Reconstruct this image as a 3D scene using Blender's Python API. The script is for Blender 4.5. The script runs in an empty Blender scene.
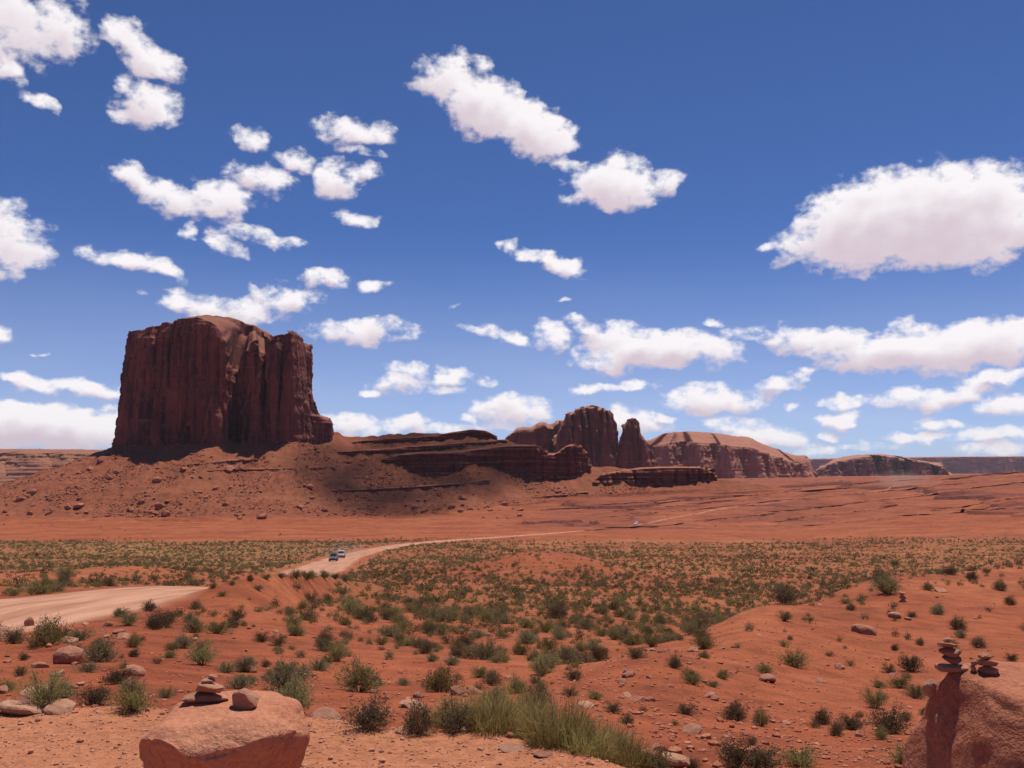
import bpy, bmesh, math, random
import numpy as np
from mathutils import Vector, Euler, Quaternion

SC = bpy.context.scene
COL = SC.collection
random.seed(7)
RNG = np.random.default_rng(11)

# ------------------------------------------------------------------ camera
F = 930.0                       # focal length in pixels of the 1024 x 768 frame
PITCH = math.atan(84.0 / F)     # horizon sits at row 468
CP, SP = math.cos(PITCH), math.sin(PITCH)
cam_d = bpy.data.cameras.new('camera')
cam = bpy.data.objects.new('camera', cam_d)
COL.objects.link(cam)
cam_d.sensor_width = 36.0
cam_d.lens = 36.0 * F / 1024.0
cam_d.clip_start = 0.1
cam_d.clip_end = 120000.0
cam.location = (0, 0, 0)
cam.rotation_euler = (math.pi / 2 + PITCH, 0, 0)
SC.camera = cam

# ------------------------------------------------------------------ light
SUN_EL, SUN_AZ = math.radians(71), math.radians(30)   # beyond the butte, to the right
SKY_STRENGTH = 0.095
SUN_STRENGTH = 4.8
EXPOSURE = 0.0
HAZE = 2.2e-5
SVEC = Vector((math.cos(SUN_EL) * math.sin(SUN_AZ), math.cos(SUN_EL) * math.cos(SUN_AZ), math.sin(SUN_EL)))
sd = bpy.data.lights.new('sun', 'SUN')
sd.energy = SUN_STRENGTH
sd.angle = math.radians(0.5)
sd.color = (1.0, 0.95, 0.88)
so = bpy.data.objects.new('sun', sd)
so.rotation_euler = SVEC.to_track_quat('Z', 'Y').to_euler()
so.location = (0, 0, 400)
COL.objects.link(so)

SC.view_settings.view_transform = 'Standard'
SC.view_settings.look = 'None'
SC.view_settings.gamma = 1
SC.view_settings.use_curve_mapping = False
SC.view_settings.exposure = EXPOSURE
SC.cycles.use_denoising = True
SC.cycles.max_bounces = 6
SC.cycles.diffuse_bounces = 3
SC.cycles.transparent_max_bounces = 8
SC.cycles.volume_bounces = 0


# ------------------------------------------------------------------ pixel <-> place
def unproj(px, py, Y):
    """The point at distance Y ahead of the camera seen at pixel (px, py)."""
    xr = (np.asarray(px, float) - 512) / F
    yr = (384 - np.asarray(py, float)) / F
    t = Y / (CP - yr * SP)
    return xr * t, Y + 0 * t, (SP + yr * CP) * t


def tanv(py):
    yr = (384 - np.asarray(py, float)) / F
    return (SP + yr * CP) / (CP - yr * SP)


def proj(x, y, z):
    d = y * CP + z * SP
    return 512 + F * x / d, 384 - F * (-y * SP + z * CP) / d


# ------------------------------------------------------------------ world: sky with cumulus
CLOUDS = [  # px, py, half width, half height, tilt (deg, + = falls to the right), weight
    (22, 22, 62, 38, -8, 1.0), (55, 30, 30, 22, 5, .9), (6, 68, 16, 14, 0, .8), (40, 102, 15, 5, 22, .55), (12, 78, 14, 8, 20, .5),
    (124, 42, 26, 15, 35, .9), (156, 62, 32, 16, 18, 1.0), (148, 102, 33, 21, 22, 1.0), (124, 115, 14, 7, 0, .7), (130, 30, 12, 12, 40, .6),
    (254, 138, 19, 10, 0, .8),
    (130, 176, 24, 12, 20, .9), (168, 197, 38, 17, 18, 1.0), (215, 200, 36, 19, 0, 1.0), (186, 232, 9, 8, 0, .7),
    (266, 181, 31, 15, 8, 1.0), (296, 160, 22, 10, -10, .8), (236, 171, 14, 5, -10, .5),
    (335, 180, 23, 18, 0, 1.0), (356, 132, 40, 12, 0, .9), (366, 152, 26, 5, 8, .5), (355, 217, 19, 8, 5, .85), (366, 172, 16, 7, 0, .5),
    (228, 247, 21, 9, 20, .85), (256, 236, 36, 8, 8, .8), (290, 241, 12, 4, 10, .5),
    (120, 258, 32, 9, 6, .9), (152, 266, 32, 9, 14, .9),
    (327, 278, 24, 10, 0, 1.0), (373, 287, 14, 7, 0, .9),
    (182, 300, 34, 10, 5, .95), (228, 310, 50, 14, 5, 1.0), (286, 301, 34, 14, -5, 1.0), (262, 292, 12, 8, 0, .5),
    (360, 331, 48, 13, 0, 1.0), (384, 325, 24, 9, 0, .8),
    (446, 80, 30, 25, 0, 1.0), (440, 78, 24, 10, 10, .7), (488, 108, 48, 27, 24, 1.5), (535, 132, 42, 26, 18, 1.5), (566, 168, 15, 8, 25, .6), (478, 70, 14, 12, 0, .6), (512, 94, 16, 10, 30, .6),
    (618, 186, 48, 24, 4, 1.5), (660, 182, 22, 10, -10, .85), (582, 192, 20, 9, -20, .6), (614, 166, 16, 14, 0, .7),
    (508, 246, 13, 6, 10, .7), (552, 263, 36, 10, 18, 1.0),
    (6, 240, 38, 36, 25, 1.05), (4, 206, 16, 10, 0, .7), (0, 336, 14, 9, 0, .8),
    (885, 222, 90, 46, -6, 2.0), (950, 215, 92, 50, 4, 2.0), (805, 240, 38, 16, -25, .9), (772, 245, 12, 4, -15, .6), (1016, 186, 14, 10, 20, .6), (1040, 224, 50, 34, -8, 1.5), (900, 195, 55, 28, 0, 1.0),
    (506, 336, 28, 8, 16, .8), (553, 337, 20, 13, 0, 1.0), (472, 328, 14, 4, 12, .5),
    (592, 328, 26, 9, 18, .9), (620, 340, 36, 18, 10, 1.0), (655, 350, 70, 19, -2, 1.6), (704, 350, 38, 17, 0, 1.0), (612, 358, 34, 14, 0, 1.0), (580, 318, 8, 4, 20, .6),
    (717, 322, 10, 5, 0, .8), (738, 333, 16, 6, 0, .42), (750, 338, 14, 4, 0, .4),
    (614, 387, 38, 6, -4, .9), (512, 409, 38, 15, 0, 1.15), (510, 402, 20, 11, 0, 1.0), (505, 424, 20, 8, 0, .6),
    (398, 383, 26, 10, -6, .95), (412, 371, 22, 8, 10, .8), (452, 375, 22, 9, 0, .95), (446, 388, 22, 6, 0, .8), (370, 393, 10, 4, 0, .7), (482, 380, 12, 4, 0, .5),
    (350, 424, 30, 13, 10, 1.0), (408, 423, 32, 10, 0, 1.0), (466, 419, 9, 7, 0, .8), (440, 430, 40, 6, 0, .7),
    (24, 378, 26, 7, 10, .9), (80, 388, 52, 9, 5, .95), (104, 393, 26, 8, 0, .9),
    (45, 427, 84, 24, 0, 2.0), (90, 432, 50, 20, 0, 1.2), (20, 415, 45, 14, 0, 1.0), (-20, 428, 60, 26, 0, 1.2),
    (714, 399, 54, 13, 0, 1.1), (705, 391, 26, 8, 0, .8), (666, 415, 10, 6, 0, .8), (726, 423, 20, 9, 0, .95), (762, 433, 38, 13, 8, 1.05),
    (628, 422, 36, 14, 0, 1.1),
    (800, 338, 40, 15, 6, 1.0), (838, 346, 46, 21, 8, 1.1), (905, 352, 78, 21, 0, 1.7), (985, 344, 70, 25, -8, 1.7), (1020, 330, 34, 16, -10, 1.0), (902, 328, 14, 10, 0, .7),
    (780, 384, 17, 9, 0, .9), (801, 374, 19, 6, 0, .9), (792, 408, 9, 4, 0, .6),
    (842, 402, 20, 9, 0, .95), (842, 420, 20, 9, 0, 1.0), (829, 436, 9, 5, 0, .8),
    (918, 399, 40, 13, 0, 1.1), (952, 394, 28, 11, -12, .95), (1006, 404, 30, 11, 0, 1.0), (997, 378, 32, 8, 0, .95), (968, 386, 14, 6, 0, .5),
    (922, 438, 34, 6, 0, .8), (942, 424, 20, 7, 0, .85), (1004, 434, 36, 9, 0, .9), (990, 449, 34, 8, 0, .9), (870, 446, 30, 4, 0, .6), (960, 436, 30, 7, 0, .6),
    (700, 452, 20, 4, 0, .4), (820, 452, 20, 6, 0, .7), (560, 300, 5, 2, 0, .3), (40, 352, 6, 2, 0, .4), (455, 305, 6, 2, 0, .3),
]


def build_world():
    w = bpy.data.worlds.new('World')
    SC.world = w
    w.use_nodes = True
    w.cycles.sampling_method = 'MANUAL'
    w.cycles.sample_map_resolution = 512
    nt = w.node_tree
    nt.nodes.clear()
    N = nt.nodes.new
    L = nt.links.new
    out = N('ShaderNodeOutputWorld')
    sky = N('ShaderNodeTexSky')
    sky.sky_type = 'NISHITA'
    sky.sun_disc = False
    sky.sun_elevation = SUN_EL
    sky.sun_rotation = SUN_AZ
    sky.altitude = 3500
    sky.air_density = 0.8
    sky.dust_density = 0.3
    sky.ozone_density = 3.0
    # slight film response: phones of that age push the blue towards violet
    hs = N('ShaderNodeMix'); hs.data_type = 'RGBA'; hs.blend_type = 'MULTIPLY'
    hs.inputs[0].default_value = 1.0
    hs.inputs[7].default_value = (0.62, 0.795, 1.13, 1)
    L(sky.outputs[0], hs.inputs[6])
    bg = N('ShaderNodeBackground')
    bg.inputs[1].default_value = SKY_STRENGTH
    L(hs.outputs[2], bg.inputs[0])

    # direction -> longitude, latitude
    tc = N('ShaderNodeTexCoord')
    sep = N('ShaderNodeSeparateXYZ')
    L(tc.outputs['Generated'], sep.inputs[0])

    def M(op, a=None, b=None, c=None, clamp=False):
        n = N('ShaderNodeMath')
        n.operation = op
        n.use_clamp = clamp
        for i, v in enumerate((a, b, c)):
            if v is None:
                continue
            if isinstance(v, (int, float)):
                n.inputs[i].default_value = v
            else:
                L(v, n.inputs[i])
        return n.outputs[0]
    lon = M('ARCTAN2', sep.outputs[0], sep.outputs[1])
    lat = M('ARCSINE', sep.outputs[2])
    cmb = N('ShaderNodeCombineXYZ')
    L(lon, cmb.inputs[0]); L(lat, cmb.inputs[1])
    uv = cmb.outputs[0]

    def noise(vec, scale, detail, rough, sx=1, sy=1, off=(0, 0, 0)):
        m = N('ShaderNodeMapping')
        m.inputs['Scale'].default_value = (sx, sy, 1)
        m.inputs['Location'].default_value = off
        L(vec, m.inputs[0])
        n = N('ShaderNodeTexNoise')
        n.inputs['Scale'].default_value = scale
        n.inputs['Detail'].default_value = detail
        n.inputs['Roughness'].default_value = rough
        L(m.outputs[0], n.inputs['Vector'])
        return n

    # domain warp
    nw = noise(uv, 26, 3, 0.55, 1, 1.3)
    sub = N('ShaderNodeVectorMath'); sub.operation = 'SUBTRACT'
    L(nw.outputs['Color'], sub.inputs[0]); sub.inputs[1].default_value = (.5, .5, .5)
    sca = N('ShaderNodeVectorMath'); sca.operation = 'MULTIPLY'
    L(sub.outputs[0], sca.inputs[0]); sca.inputs[1].default_value = (0.042, 0.026, 0)
    add = N('ShaderNodeVectorMath'); add.operation = 'ADD'
    L(uv, add.inputs[0]); L(sca.outputs[0], add.inputs[1])
    warped = add.outputs[0]

    def density(vec, part):
        prev = None
        for (px, py, hw, hh, tilt, wt) in part:
            x, y, z = [float(v) for v in unproj(px, py, 1.0)]
            lo = math.atan2(x, y)
            la = math.asin(z / math.sqrt(x * x + y * y + z * z))
            k = math.cos(math.atan2(abs(px - 512), F)) * 1.12
            mp = N('ShaderNodeMapping')
            mp.vector_type = 'TEXTURE'
            mp.inputs['Location'].default_value = (lo, la, 0)
            mp.inputs['Rotation'].default_value = (0, 0, -math.radians(tilt))
            mp.inputs['Scale'].default_value = (hw / F * k, hh / F * k, 1)
            L(vec, mp.inputs[0])
            d = N('ShaderNodeVectorMath'); d.operation = 'DOT_PRODUCT'
            L(mp.outputs[0], d.inputs[0]); L(mp.outputs[0], d.inputs[1])
            v = M('MULTIPLY_ADD', d.outputs['Value'], -wt, wt)
            prev = v if prev is None else M('SMOOTH_MAX', prev, v, 0.35)
        return M('MAXIMUM', prev, -3.0)

    def shifted(vec, dx, dy):
        a = N('ShaderNodeVectorMath'); a.operation = 'ADD'
        L(vec, a.inputs[0]); a.inputs[1].default_value = (dx, dy, 0)
        return a.outputs[0]

    def detail(vec):
        a = noise(vec, 42, 10, 0.575, 1, 1.35).outputs['Fac']
        return M('MULTIPLY', M('SUBTRACT', a, 0.52), 3.4)

    n0 = detail(uv)
    n1 = detail(shifted(uv, 0.002, 0.0045))
    bump = M('MULTIPLY', M('SUBTRACT', n1, n0), 0.10)
    # horizon haze painted into the sky as a pale, noise-broken veil
    vn = noise(uv, 3.0, 5, 0.6, 1, 5).outputs['Fac']
    vr = N('ShaderNodeMapRange'); vr.interpolation_type = 'SMOOTHSTEP'
    vr.inputs['From Min'].default_value = 0.26; vr.inputs['From Max'].default_value = -0.02
    vr.inputs['To Min'].default_value = 0.0; vr.inputs['To Max'].default_value = 0.42
    L(lat, vr.inputs['Value'])
    veil = M('MULTIPLY', vr.outputs[0], M('MULTIPLY_ADD', vn, 1.0, 0.4, clamp=True))
    bgv = N('ShaderNodeBackground'); bgv.inputs[0].default_value = (0.74, 0.74, 0.80, 1); bgv.inputs[1].default_value = 1.0
    mv = N('ShaderNodeMixShader'); L(veil, mv.inputs[0]); L(bg.outputs[0], mv.inputs[1]); L(bgv.outputs[0], mv.inputs[2])
    shaded = mv.outputs[0]
    per = 36                       # a bank of clouds at a time, laid one over the other
    wsh = shifted(warped, 0.004, 0.010)
    for i in range(0, len(CLOUDS), per):
        part = CLOUDS[i:i + per]
        D0 = density(warped, part)
        f0 = M('ADD', D0, n0)
        D1 = density(wsh, part)
        mr = N('ShaderNodeMapRange'); mr.interpolation_type = 'SMOOTHSTEP'
        mr.inputs['From Min'].default_value = -0.22
        mr.inputs['From Max'].default_value = 0.86
        L(f0, mr.inputs['Value'])
        cov = M('MULTIPLY', mr.outputs[0], 0.97)
        # self shading: the side turned from the sun (below) is greyer
        base = M('MULTIPLY', M('SUBTRACT', D1, D0), 0.55)
        core = M('MULTIPLY', M('MAXIMUM', f0, 0.0), 0.17)
        sh = M('ADD', M('ADD', base, bump), core)
        sr = N('ShaderNodeMapRange'); sr.interpolation_type = 'SMOOTHSTEP'
        sr.inputs['From Min'].default_value = -0.12
        sr.inputs['From Max'].default_value = 0.50
        L(sh, sr.inputs['Value'])
        mix = N('ShaderNodeMix'); mix.data_type = 'RGBA'
        mix.inputs[6].default_value = (1.0, 0.955, 0.97, 1)
        mix.inputs[7].default_value = (0.70, 0.58, 0.65, 1)
        L(sr.outputs[0], mix.inputs[0])
        bgc = N('ShaderNodeBackground')
        bgc.inputs[1].default_value = 1.0
        L(mix.outputs[2], bgc.inputs[0])
        ms = N('ShaderNodeMixShader')
        L(cov, ms.inputs[0]); L(shaded, ms.inputs[1]); L(bgc.outputs[0], ms.inputs[2])
        shaded = ms.outputs[0]
    L(shaded, out.inputs[0])


build_world()

# ------------------------------------------------------------------ noise
def _h(ix, iy, iz, seed):
    h = (ix.astype(np.uint32) * np.uint32(374761393) + iy.astype(np.uint32) * np.uint32(668265263)
         + iz.astype(np.uint32) * np.uint32(2147483647 & 1442695041) + np.uint32(seed * 974711 & 0xffffffff))
    h = (h ^ (h >> np.uint32(13))) * np.uint32(1274126177)
    h = h ^ (h >> np.uint32(16))
    h = h * np.uint32(2246822519)
    return h ^ (h >> np.uint32(15))


def _fade(t):
    return t * t * t * (t * (t * 6 - 15) + 10)


def perlin2(x, y, seed=0):
    x = np.asarray(x, float); y = np.asarray(y, float)
    x, y = np.broadcast_arrays(x, y)
    xi = np.floor(x).astype(np.int64); yi = np.floor(y).astype(np.int64)
    xf = x - xi; yf = y - yi
    u = _fade(xf); v = _fade(yf)

    def g(dx, dy):
        a = _h((xi + dx) & 0xffff, (yi + dy) & 0xffff, np.zeros_like(xi), seed).astype(np.float64) * (2 * math.pi / 4294967296.0)
        return np.cos(a) * (xf - dx) + np.sin(a) * (yf - dy)
    n0 = g(0, 0) * (1 - u) + g(1, 0) * u
    n1 = g(0, 1) * (1 - u) + g(1, 1) * u
    return (n0 * (1 - v) + n1 * v) * 1.45


def perlin3(x, y, z, seed=0):
    x, y, z = np.broadcast_arrays(np.asarray(x, float), np.asarray(y, float), np.asarray(z, float))
    xi = np.floor(x).astype(np.int64); yi = np.floor(y).astype(np.int64); zi = np.floor(z).astype(np.int64)
    xf = x - xi; yf = y - yi; zf = z - zi
    u, v, w = _fade(xf), _fade(yf), _fade(zf)

    def g(dx, dy, dz):
        h = _h((xi + dx) & 0xffff, (yi + dy) & 0xffff, (zi + dz) & 0xffff, seed)
        gx = (h & np.uint32(1023)).astype(float) / 511.5 - 1
        gy = ((h >> np.uint32(10)) & np.uint32(1023)).astype(float) / 511.5 - 1
        gz = ((h >> np.uint32(20)) & np.uint32(1023)).astype(float) / 511.5 - 1
        return gx * (xf - dx) + gy * (yf - dy) + gz * (zf - dz)
    x00 = g(0, 0, 0) * (1 - u) + g(1, 0, 0) * u
    x10 = g(0, 1, 0) * (1 - u) + g(1, 1, 0) * u
    x01 = g(0, 0, 1) * (1 - u) + g(1, 0, 1) * u
    x11 = g(0, 1, 1) * (1 - u) + g(1, 1, 1) * u
    return ((x00 * (1 - v) + x10 * v) * (1 - w) + (x01 * (1 - v) + x11 * v) * w) * 1.2


def fbm2(x, y, octv=4, seed=0, gain=.5):
    s = 0; a = 1.0; t = 0
    for i in range(octv):
        s = s + a * perlin2(x * 2 ** i + 17.3 * i, y * 2 ** i + 9.1 * i, seed + i)
        t += a; a *= gain
    return s / t


def fbm3(x, y, z, octv=4, seed=0, gain=.5):
    s = 0; a = 1.0; t = 0
    for i in range(octv):
        s = s + a * perlin3(x * 2 ** i + 7.7 * i, y * 2 ** i + 3.1 * i, z * 2 ** i + 5.3 * i, seed + i)
        t += a; a *= gain
    return s / t


def sstep(a, b, x):
    t = np.clip((x - a) / (b - a), 0, 1)
    return t * t * (3 - 2 * t)


def smax(a, b, k):
    h = np.clip(0.5 + 0.5 * (a - b) / k, 0, 1)
    return b + (a - b) * h + k * h * (1 - h)


# ------------------------------------------------------------------ materials
def new_mat(name):
    m = bpy.data.materials.new(name)
    m.use_nodes = True
    nt = m.node_tree
    b = nt.nodes['Principled BSDF']
    b.inputs['Specular IOR Level'].default_value = 0.15
    b.inputs['Roughness'].default_value = 0.92
    return m, nt, b


def mathn(nt, op, a, b=None, clamp=False):
    n = nt.nodes.new('ShaderNodeMath'); n.operation = op; n.use_clamp = clamp
    for i, v in enumerate((a, b)):
        if v is None:
            continue
        if isinstance(v, (int, float)):
            n.inputs[i].default_value = v
        else:
            nt.links.new(v, n.inputs[i])
    return n.outputs[0]


def noisen(nt, vec, scale, detail=4, rough=.55, mscale=None):
    if mscale is not None:
        m = nt.nodes.new('ShaderNodeMapping')
        m.inputs['Scale'].default_value = mscale
        nt.links.new(vec, m.inputs[0]); vec = m.outputs[0]
    n = nt.nodes.new('ShaderNodeTexNoise')
    n.inputs['Scale'].default_value = scale
    n.inputs['Detail'].default_value = detail
    n.inputs['Roughness'].default_value = rough
    nt.links.new(vec, n.inputs['Vector'])
    return n.outputs['Fac']


def rampn(nt, fac, stops):
    r = nt.nodes.new('ShaderNodeValToRGB')
    e = r.color_ramp.elements
    while len(e) < len(stops):
        e.new(0.5)
    for el, (p, c) in zip(e, stops):
        el.position = p
        el.color = (*c, 1) if len(c) == 3 else c
    nt.links.new(fac, r.inputs[0])
    return r.outputs[0]


def mixn(nt, fac, a, b, mode='MIX'):
    n = nt.nodes.new('ShaderNodeMix'); n.data_type = 'RGBA'; n.blend_type = mode
    for k, v in ((0, fac), (6, a), (7, b)):
        if isinstance(v, (int, float)):
            n.inputs[k].default_value = v
        elif isinstance(v, tuple):
            n.inputs[k].default_value = (*v, 1) if len(v) == 3 else v
        else:
            nt.links.new(v, n.inputs[k])
    return n.outputs[2]


def bumpn(nt, height, strength, dist):
    n = nt.nodes.new('ShaderNodeBump')
    n.inputs['Strength'].default_value = strength
    n.inputs['Distance'].default_value = dist
    nt.links.new(height, n.inputs['Height'])
    return n.outputs[0]


def attrn(nt, name):
    n = nt.nodes.new('ShaderNodeAttribute'); n.attribute_name = name
    return n.outputs['Fac']


def posn(nt):
    return nt.nodes.new('ShaderNodeNewGeometry').outputs['Position']


def objn(nt):
    return nt.nodes.new('ShaderNodeTexCoord').outputs['Object']


def ground_material():
    m, nt, b = new_mat('red desert earth')
    p = posn(nt)
    big = noisen(nt, p, 0.035, 5, .6)
    mid = noisen(nt, p, 0.9, 6, .65)
    fine = noisen(nt, p, 14, 5, .7)
    c = rampn(nt, big, [(.32, (.245, .058, .022)), (.52, (.310, .084, .032)), (.70, (.365, .114, .046))])
    c2 = rampn(nt, mid, [(.30, (.55, .50, .50)), (.5, (.95, .95, .95)), (.72, (1.25, 1.30, 1.34))])
    c = mixn(nt, .8, c, c2, 'MULTIPLY')
    c3 = rampn(nt, fine, [(.33, (.62, .58, .56)), (.5, (1, 1, 1)), (.68, (1.24, 1.27, 1.3))])
    c = mixn(nt, .75, c, c3, 'MULTIPLY')
    c = mixn(nt, mathn(nt, 'MULTIPLY', attrn(nt, 'talus'), .8), c, mixn(nt, noisen(nt, p, .06, 6, .7), (.155, .040, .023), (.310, .080, .040)))
    # bedded shale on the far terraces, plus painted shade along the step faces
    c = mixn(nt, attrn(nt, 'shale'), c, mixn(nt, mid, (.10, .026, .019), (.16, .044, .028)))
    pt = noisen(nt, p, .17, 5, .65)
    c = mixn(nt, .85, c, rampn(nt, pt, [(.30, (.70, .66, .64)), (.5, (1, 1, 1)), (.70, (1.18, 1.26, 1.32))]), 'MULTIPLY')
    # dry grass between the shrubs of the flat
    v = mathn(nt, 'MULTIPLY', attrn(nt, 'veg'), rampn(nt, noisen(nt, p, .55, 4, .7), [(.36, (0, 0, 0)), (.6, (1, 1, 1))]))
    c = mixn(nt, v, c, mixn(nt, mid, (.155, .125, .045), (.255, .20, .075)))
    # trodden pale gravel of the ledge
    pale = mixn(nt, mid, (.345, .118, .054), (.435, .180, .092))
    pale = mixn(nt, .8, pale, c3, 'MULTIPLY')
    c = mixn(nt, attrn(nt, 'ledge'), c, pale)
    # graded dirt road
    rc = mixn(nt, rampn(nt, noisen(nt, p, .8, 5, .6, (1.3, .10, 1)), [(.34, (0, 0, 0)), (.66, (1, 1, 1))]), (.33, .140, .078), (.53, .280, .175))
    rc = mixn(nt, .45, rc, c3, 'MULTIPLY')
    c = mixn(nt, attrn(nt, 'road'), c, rc)
    nt.links.new(c, b.inputs['Base Color'])
    h = mathn(nt, 'ADD', mathn(nt, 'MULTIPLY', mid, .6), mathn(nt, 'MULTIPLY', fine, .12))
    nt.links.new(bumpn(nt, h, .8, .22), b.inputs['Normal'])
    return m


def rock_material(name, lit, dark, streak, bed, scale=1.0, streaks=.8, beds=.5, bump=.5, top=None):
    """Sandstone: bedding along z, vertical varnish streaks on steep faces, paler slick rock on top."""
    m, nt, b = new_mat(name)
    p = posn(nt)
    n1 = noisen(nt, p, .03 * scale, 6, .62)
    c = mixn(nt, rampn(nt, n1, [(.35, (0, 0, 0)), (.65, (1, 1, 1))]), dark, lit)
    bd = noisen(nt, p, .12 * scale, 5, .6, (.12, .12, 1.6))
    c = mixn(nt, mathn(nt, 'MULTIPLY', rampn(nt, bd, [(.45, (0, 0, 0)), (.62, (1, 1, 1))]), beds), c, bed)
    st = noisen(nt, p, .16 * scale, 6, .65, (1.2, 1.2, .07))
    g = nt.nodes.new('ShaderNodeNewGeometry')
    sp = nt.nodes.new('ShaderNodeSeparateXYZ'); nt.links.new(g.outputs['Normal'], sp.inputs[0])
    up = sp.outputs[2]
    steep = mathn(nt, 'SUBTRACT', 1.0, rampn(nt, up, [(.25, (0, 0, 0)), (.6, (1, 1, 1))]))
    sf = mathn(nt, 'MULTIPLY', mathn(nt, 'MULTIPLY', rampn(nt, st, [(.45, (0, 0, 0)), (.64, (1, 1, 1))]), streaks), steep)
    c = mixn(nt, sf, c, streak)
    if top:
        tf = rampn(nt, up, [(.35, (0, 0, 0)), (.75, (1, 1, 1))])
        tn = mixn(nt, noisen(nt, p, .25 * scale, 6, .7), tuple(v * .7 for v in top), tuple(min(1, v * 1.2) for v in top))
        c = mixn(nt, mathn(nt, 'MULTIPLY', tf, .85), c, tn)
    nt.links.new(c, b.inputs['Base Color'])
    h = mathn(nt, 'ADD', mathn(nt, 'MULTIPLY', noisen(nt, p, .35 * scale, 7, .65, (1, 1, .35)), 1.0),
              mathn(nt, 'MULTIPLY', bd, .5))
    nt.links.new(bumpn(nt, h, bump, 2.5 / scale), b.inputs['Normal'])
    return m


def stone_material(name, a, bcol, c_dark, scale=6.0, bump=.5):
    m, nt, b = new_mat(name)
    p = objn(nt)
    oi = nt.nodes.new('ShaderNodeObjectInfo')
    n1 = noisen(nt, p, scale * .35, 6, .62)
    n2 = noisen(nt, p, scale * 3, 6, .7)
    n3 = noisen(nt, p, scale * 16, 3, .6)
    c = mixn(nt, rampn(nt, n1, [(.35, (0, 0, 0)), (.65, (1, 1, 1))]), a, bcol)
    c = mixn(nt, mathn(nt, 'MULTIPLY', rampn(nt, n2, [(.52, (0, 0, 0)), (.66, (1, 1, 1))]), .55), c, c_dark)
    sp = rampn(nt, n3, [(.3, (.72, .7, .68)), (.5, (1, 1, 1)), (.7, (1.18, 1.2, 1.22))])
    c = mixn(nt, .8, c, sp, 'MULTIPLY')
    tint = rampn(nt, oi.outputs['Random'], [(0, (.82, .80, .80)), (.5, (1, 1, 1)), (1, (1.14, 1.18, 1.2))])
    c = mixn(nt, .9, c, tint, 'MULTIPLY')
    nt.links.new(c, b.inputs['Base Color'])
    h = mathn(nt, 'ADD', n2, mathn(nt, 'MULTIPLY', n3, .3))
    nt.links.new(bumpn(nt, h, bump, .25 / scale), b.inputs['Normal'])
    return m


def leaf_material(name, a, bcol, world=False, trans=.34):
    m, nt, b = new_mat(name)
    if world:
        v = posn(nt)
        f = noisen(nt, v, 1.1, 3, .7)
        f2 = noisen(nt, v, .13, 2, .6)
        c = mixn(nt, rampn(nt, f, [(.35, (0, 0, 0)), (.65, (1, 1, 1))]), a, bcol)
        c = mixn(nt, .7, c, rampn(nt, f2, [(.3, (.72, .66, .62)), (.7, (1.2, 1.25, 1.1))]), 'MULTIPLY')
    else:
        v = objn(nt)
        oi = nt.nodes.new('ShaderNodeObjectInfo')
        f = noisen(nt, v, 6, 4, .75)
        c = mixn(nt, rampn(nt, f, [(.32, (0, 0, 0)), (.68, (1, 1, 1))]), a, bcol)
        c = mixn(nt, .9, c, rampn(nt, oi.outputs['Random'], [(0, (.78, .70, .64)), (.5, (1, 1, 1)), (1, (1.16, 1.24, 1.1))]), 'MULTIPLY')
    nt.links.new(c, b.inputs['Base Color'])
    b.inputs['Roughness'].default_value = .8
    tr = nt.nodes.new('ShaderNodeBsdfTranslucent')
    nt.links.new(c, tr.inputs[0])
    mx = nt.nodes.new('ShaderNodeMixShader')
    mx.inputs[0].default_value = trans
    out = nt.nodes['Material Output']
    nt.links.new(b.outputs[0], mx.inputs[1]); nt.links.new(tr.outputs[0], mx.inputs[2])
    nt.links.new(mx.outputs[0], out.inputs[0])
    return m


def flat_material(name, c, rough=.6, metal=0.0, spec=.4):
    m, nt, b = new_mat(name)
    n = noisen(nt, objn(nt), 5, 4, .6)
    col = mixn(nt, n, tuple(v * .88 for v in c), tuple(min(1, v * 1.1) for v in c))
    nt.links.new(col, b.inputs['Base Color'])
    b.inputs['Roughness'].default_value = rough
    b.inputs['Metallic'].default_value = metal
    b.inputs['Specular IOR Level'].default_value = spec
    return m


MG = ground_material()

# ------------------------------------------------------------------ mesh helpers
def mesh_np(name, verts, quads=None, tris=None, mats=(), midx=None, smooth=True):
    me = bpy.data.meshes.new(name)
    verts = np.asarray(verts, np.float32)
    nq = 0 if quads is None else len(quads)
    ntr = 0 if tris is None else len(tris)
    me.vertices.add(len(verts))
    me.vertices.foreach_set('co', verts.ravel())
    loops = []
    if nq:
        loops.append(np.asarray(quads, np.int32).ravel())
    if ntr:
        loops.append(np.asarray(tris, np.int32).ravel())
    loops = np.concatenate(loops)
    me.loops.add(len(loops))
    me.loops.foreach_set('vertex_index', loops)
    starts = np.concatenate([np.arange(nq) * 4, nq * 4 + np.arange(ntr) * 3]).astype(np.int32)
    me.polygons.add(nq + ntr)
    me.polygons.foreach_set('loop_start', starts)
    me.polygons.foreach_set('use_smooth', np.full(nq + ntr, smooth, bool))
    for m in mats:
        me.materials.append(m)
    if midx is not None:
        me.polygons.foreach_set('material_index', np.asarray(midx, np.int32))
    me.update(calc_edges=True)
    return me


def link(name, me, loc=(0, 0, 0), rot=(0, 0, 0), parent=None, **props):
    o = bpy.data.objects.new(name, me)
    COL.objects.link(o)
    o.location = loc
    o.rotation_euler = rot
    if parent is not None:
        o.parent = parent
    for k, v in props.items():
        if v:
            o[k] = v
    return o


# ------------------------------------------------------------------ terrain
LD0, LD1, NLD = math.log(2.0), math.log(60000.0), 900
LDS = np.linspace(LD0, LD1, NLD)
PXT = np.arange(-300, 1325, 8.0)


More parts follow.
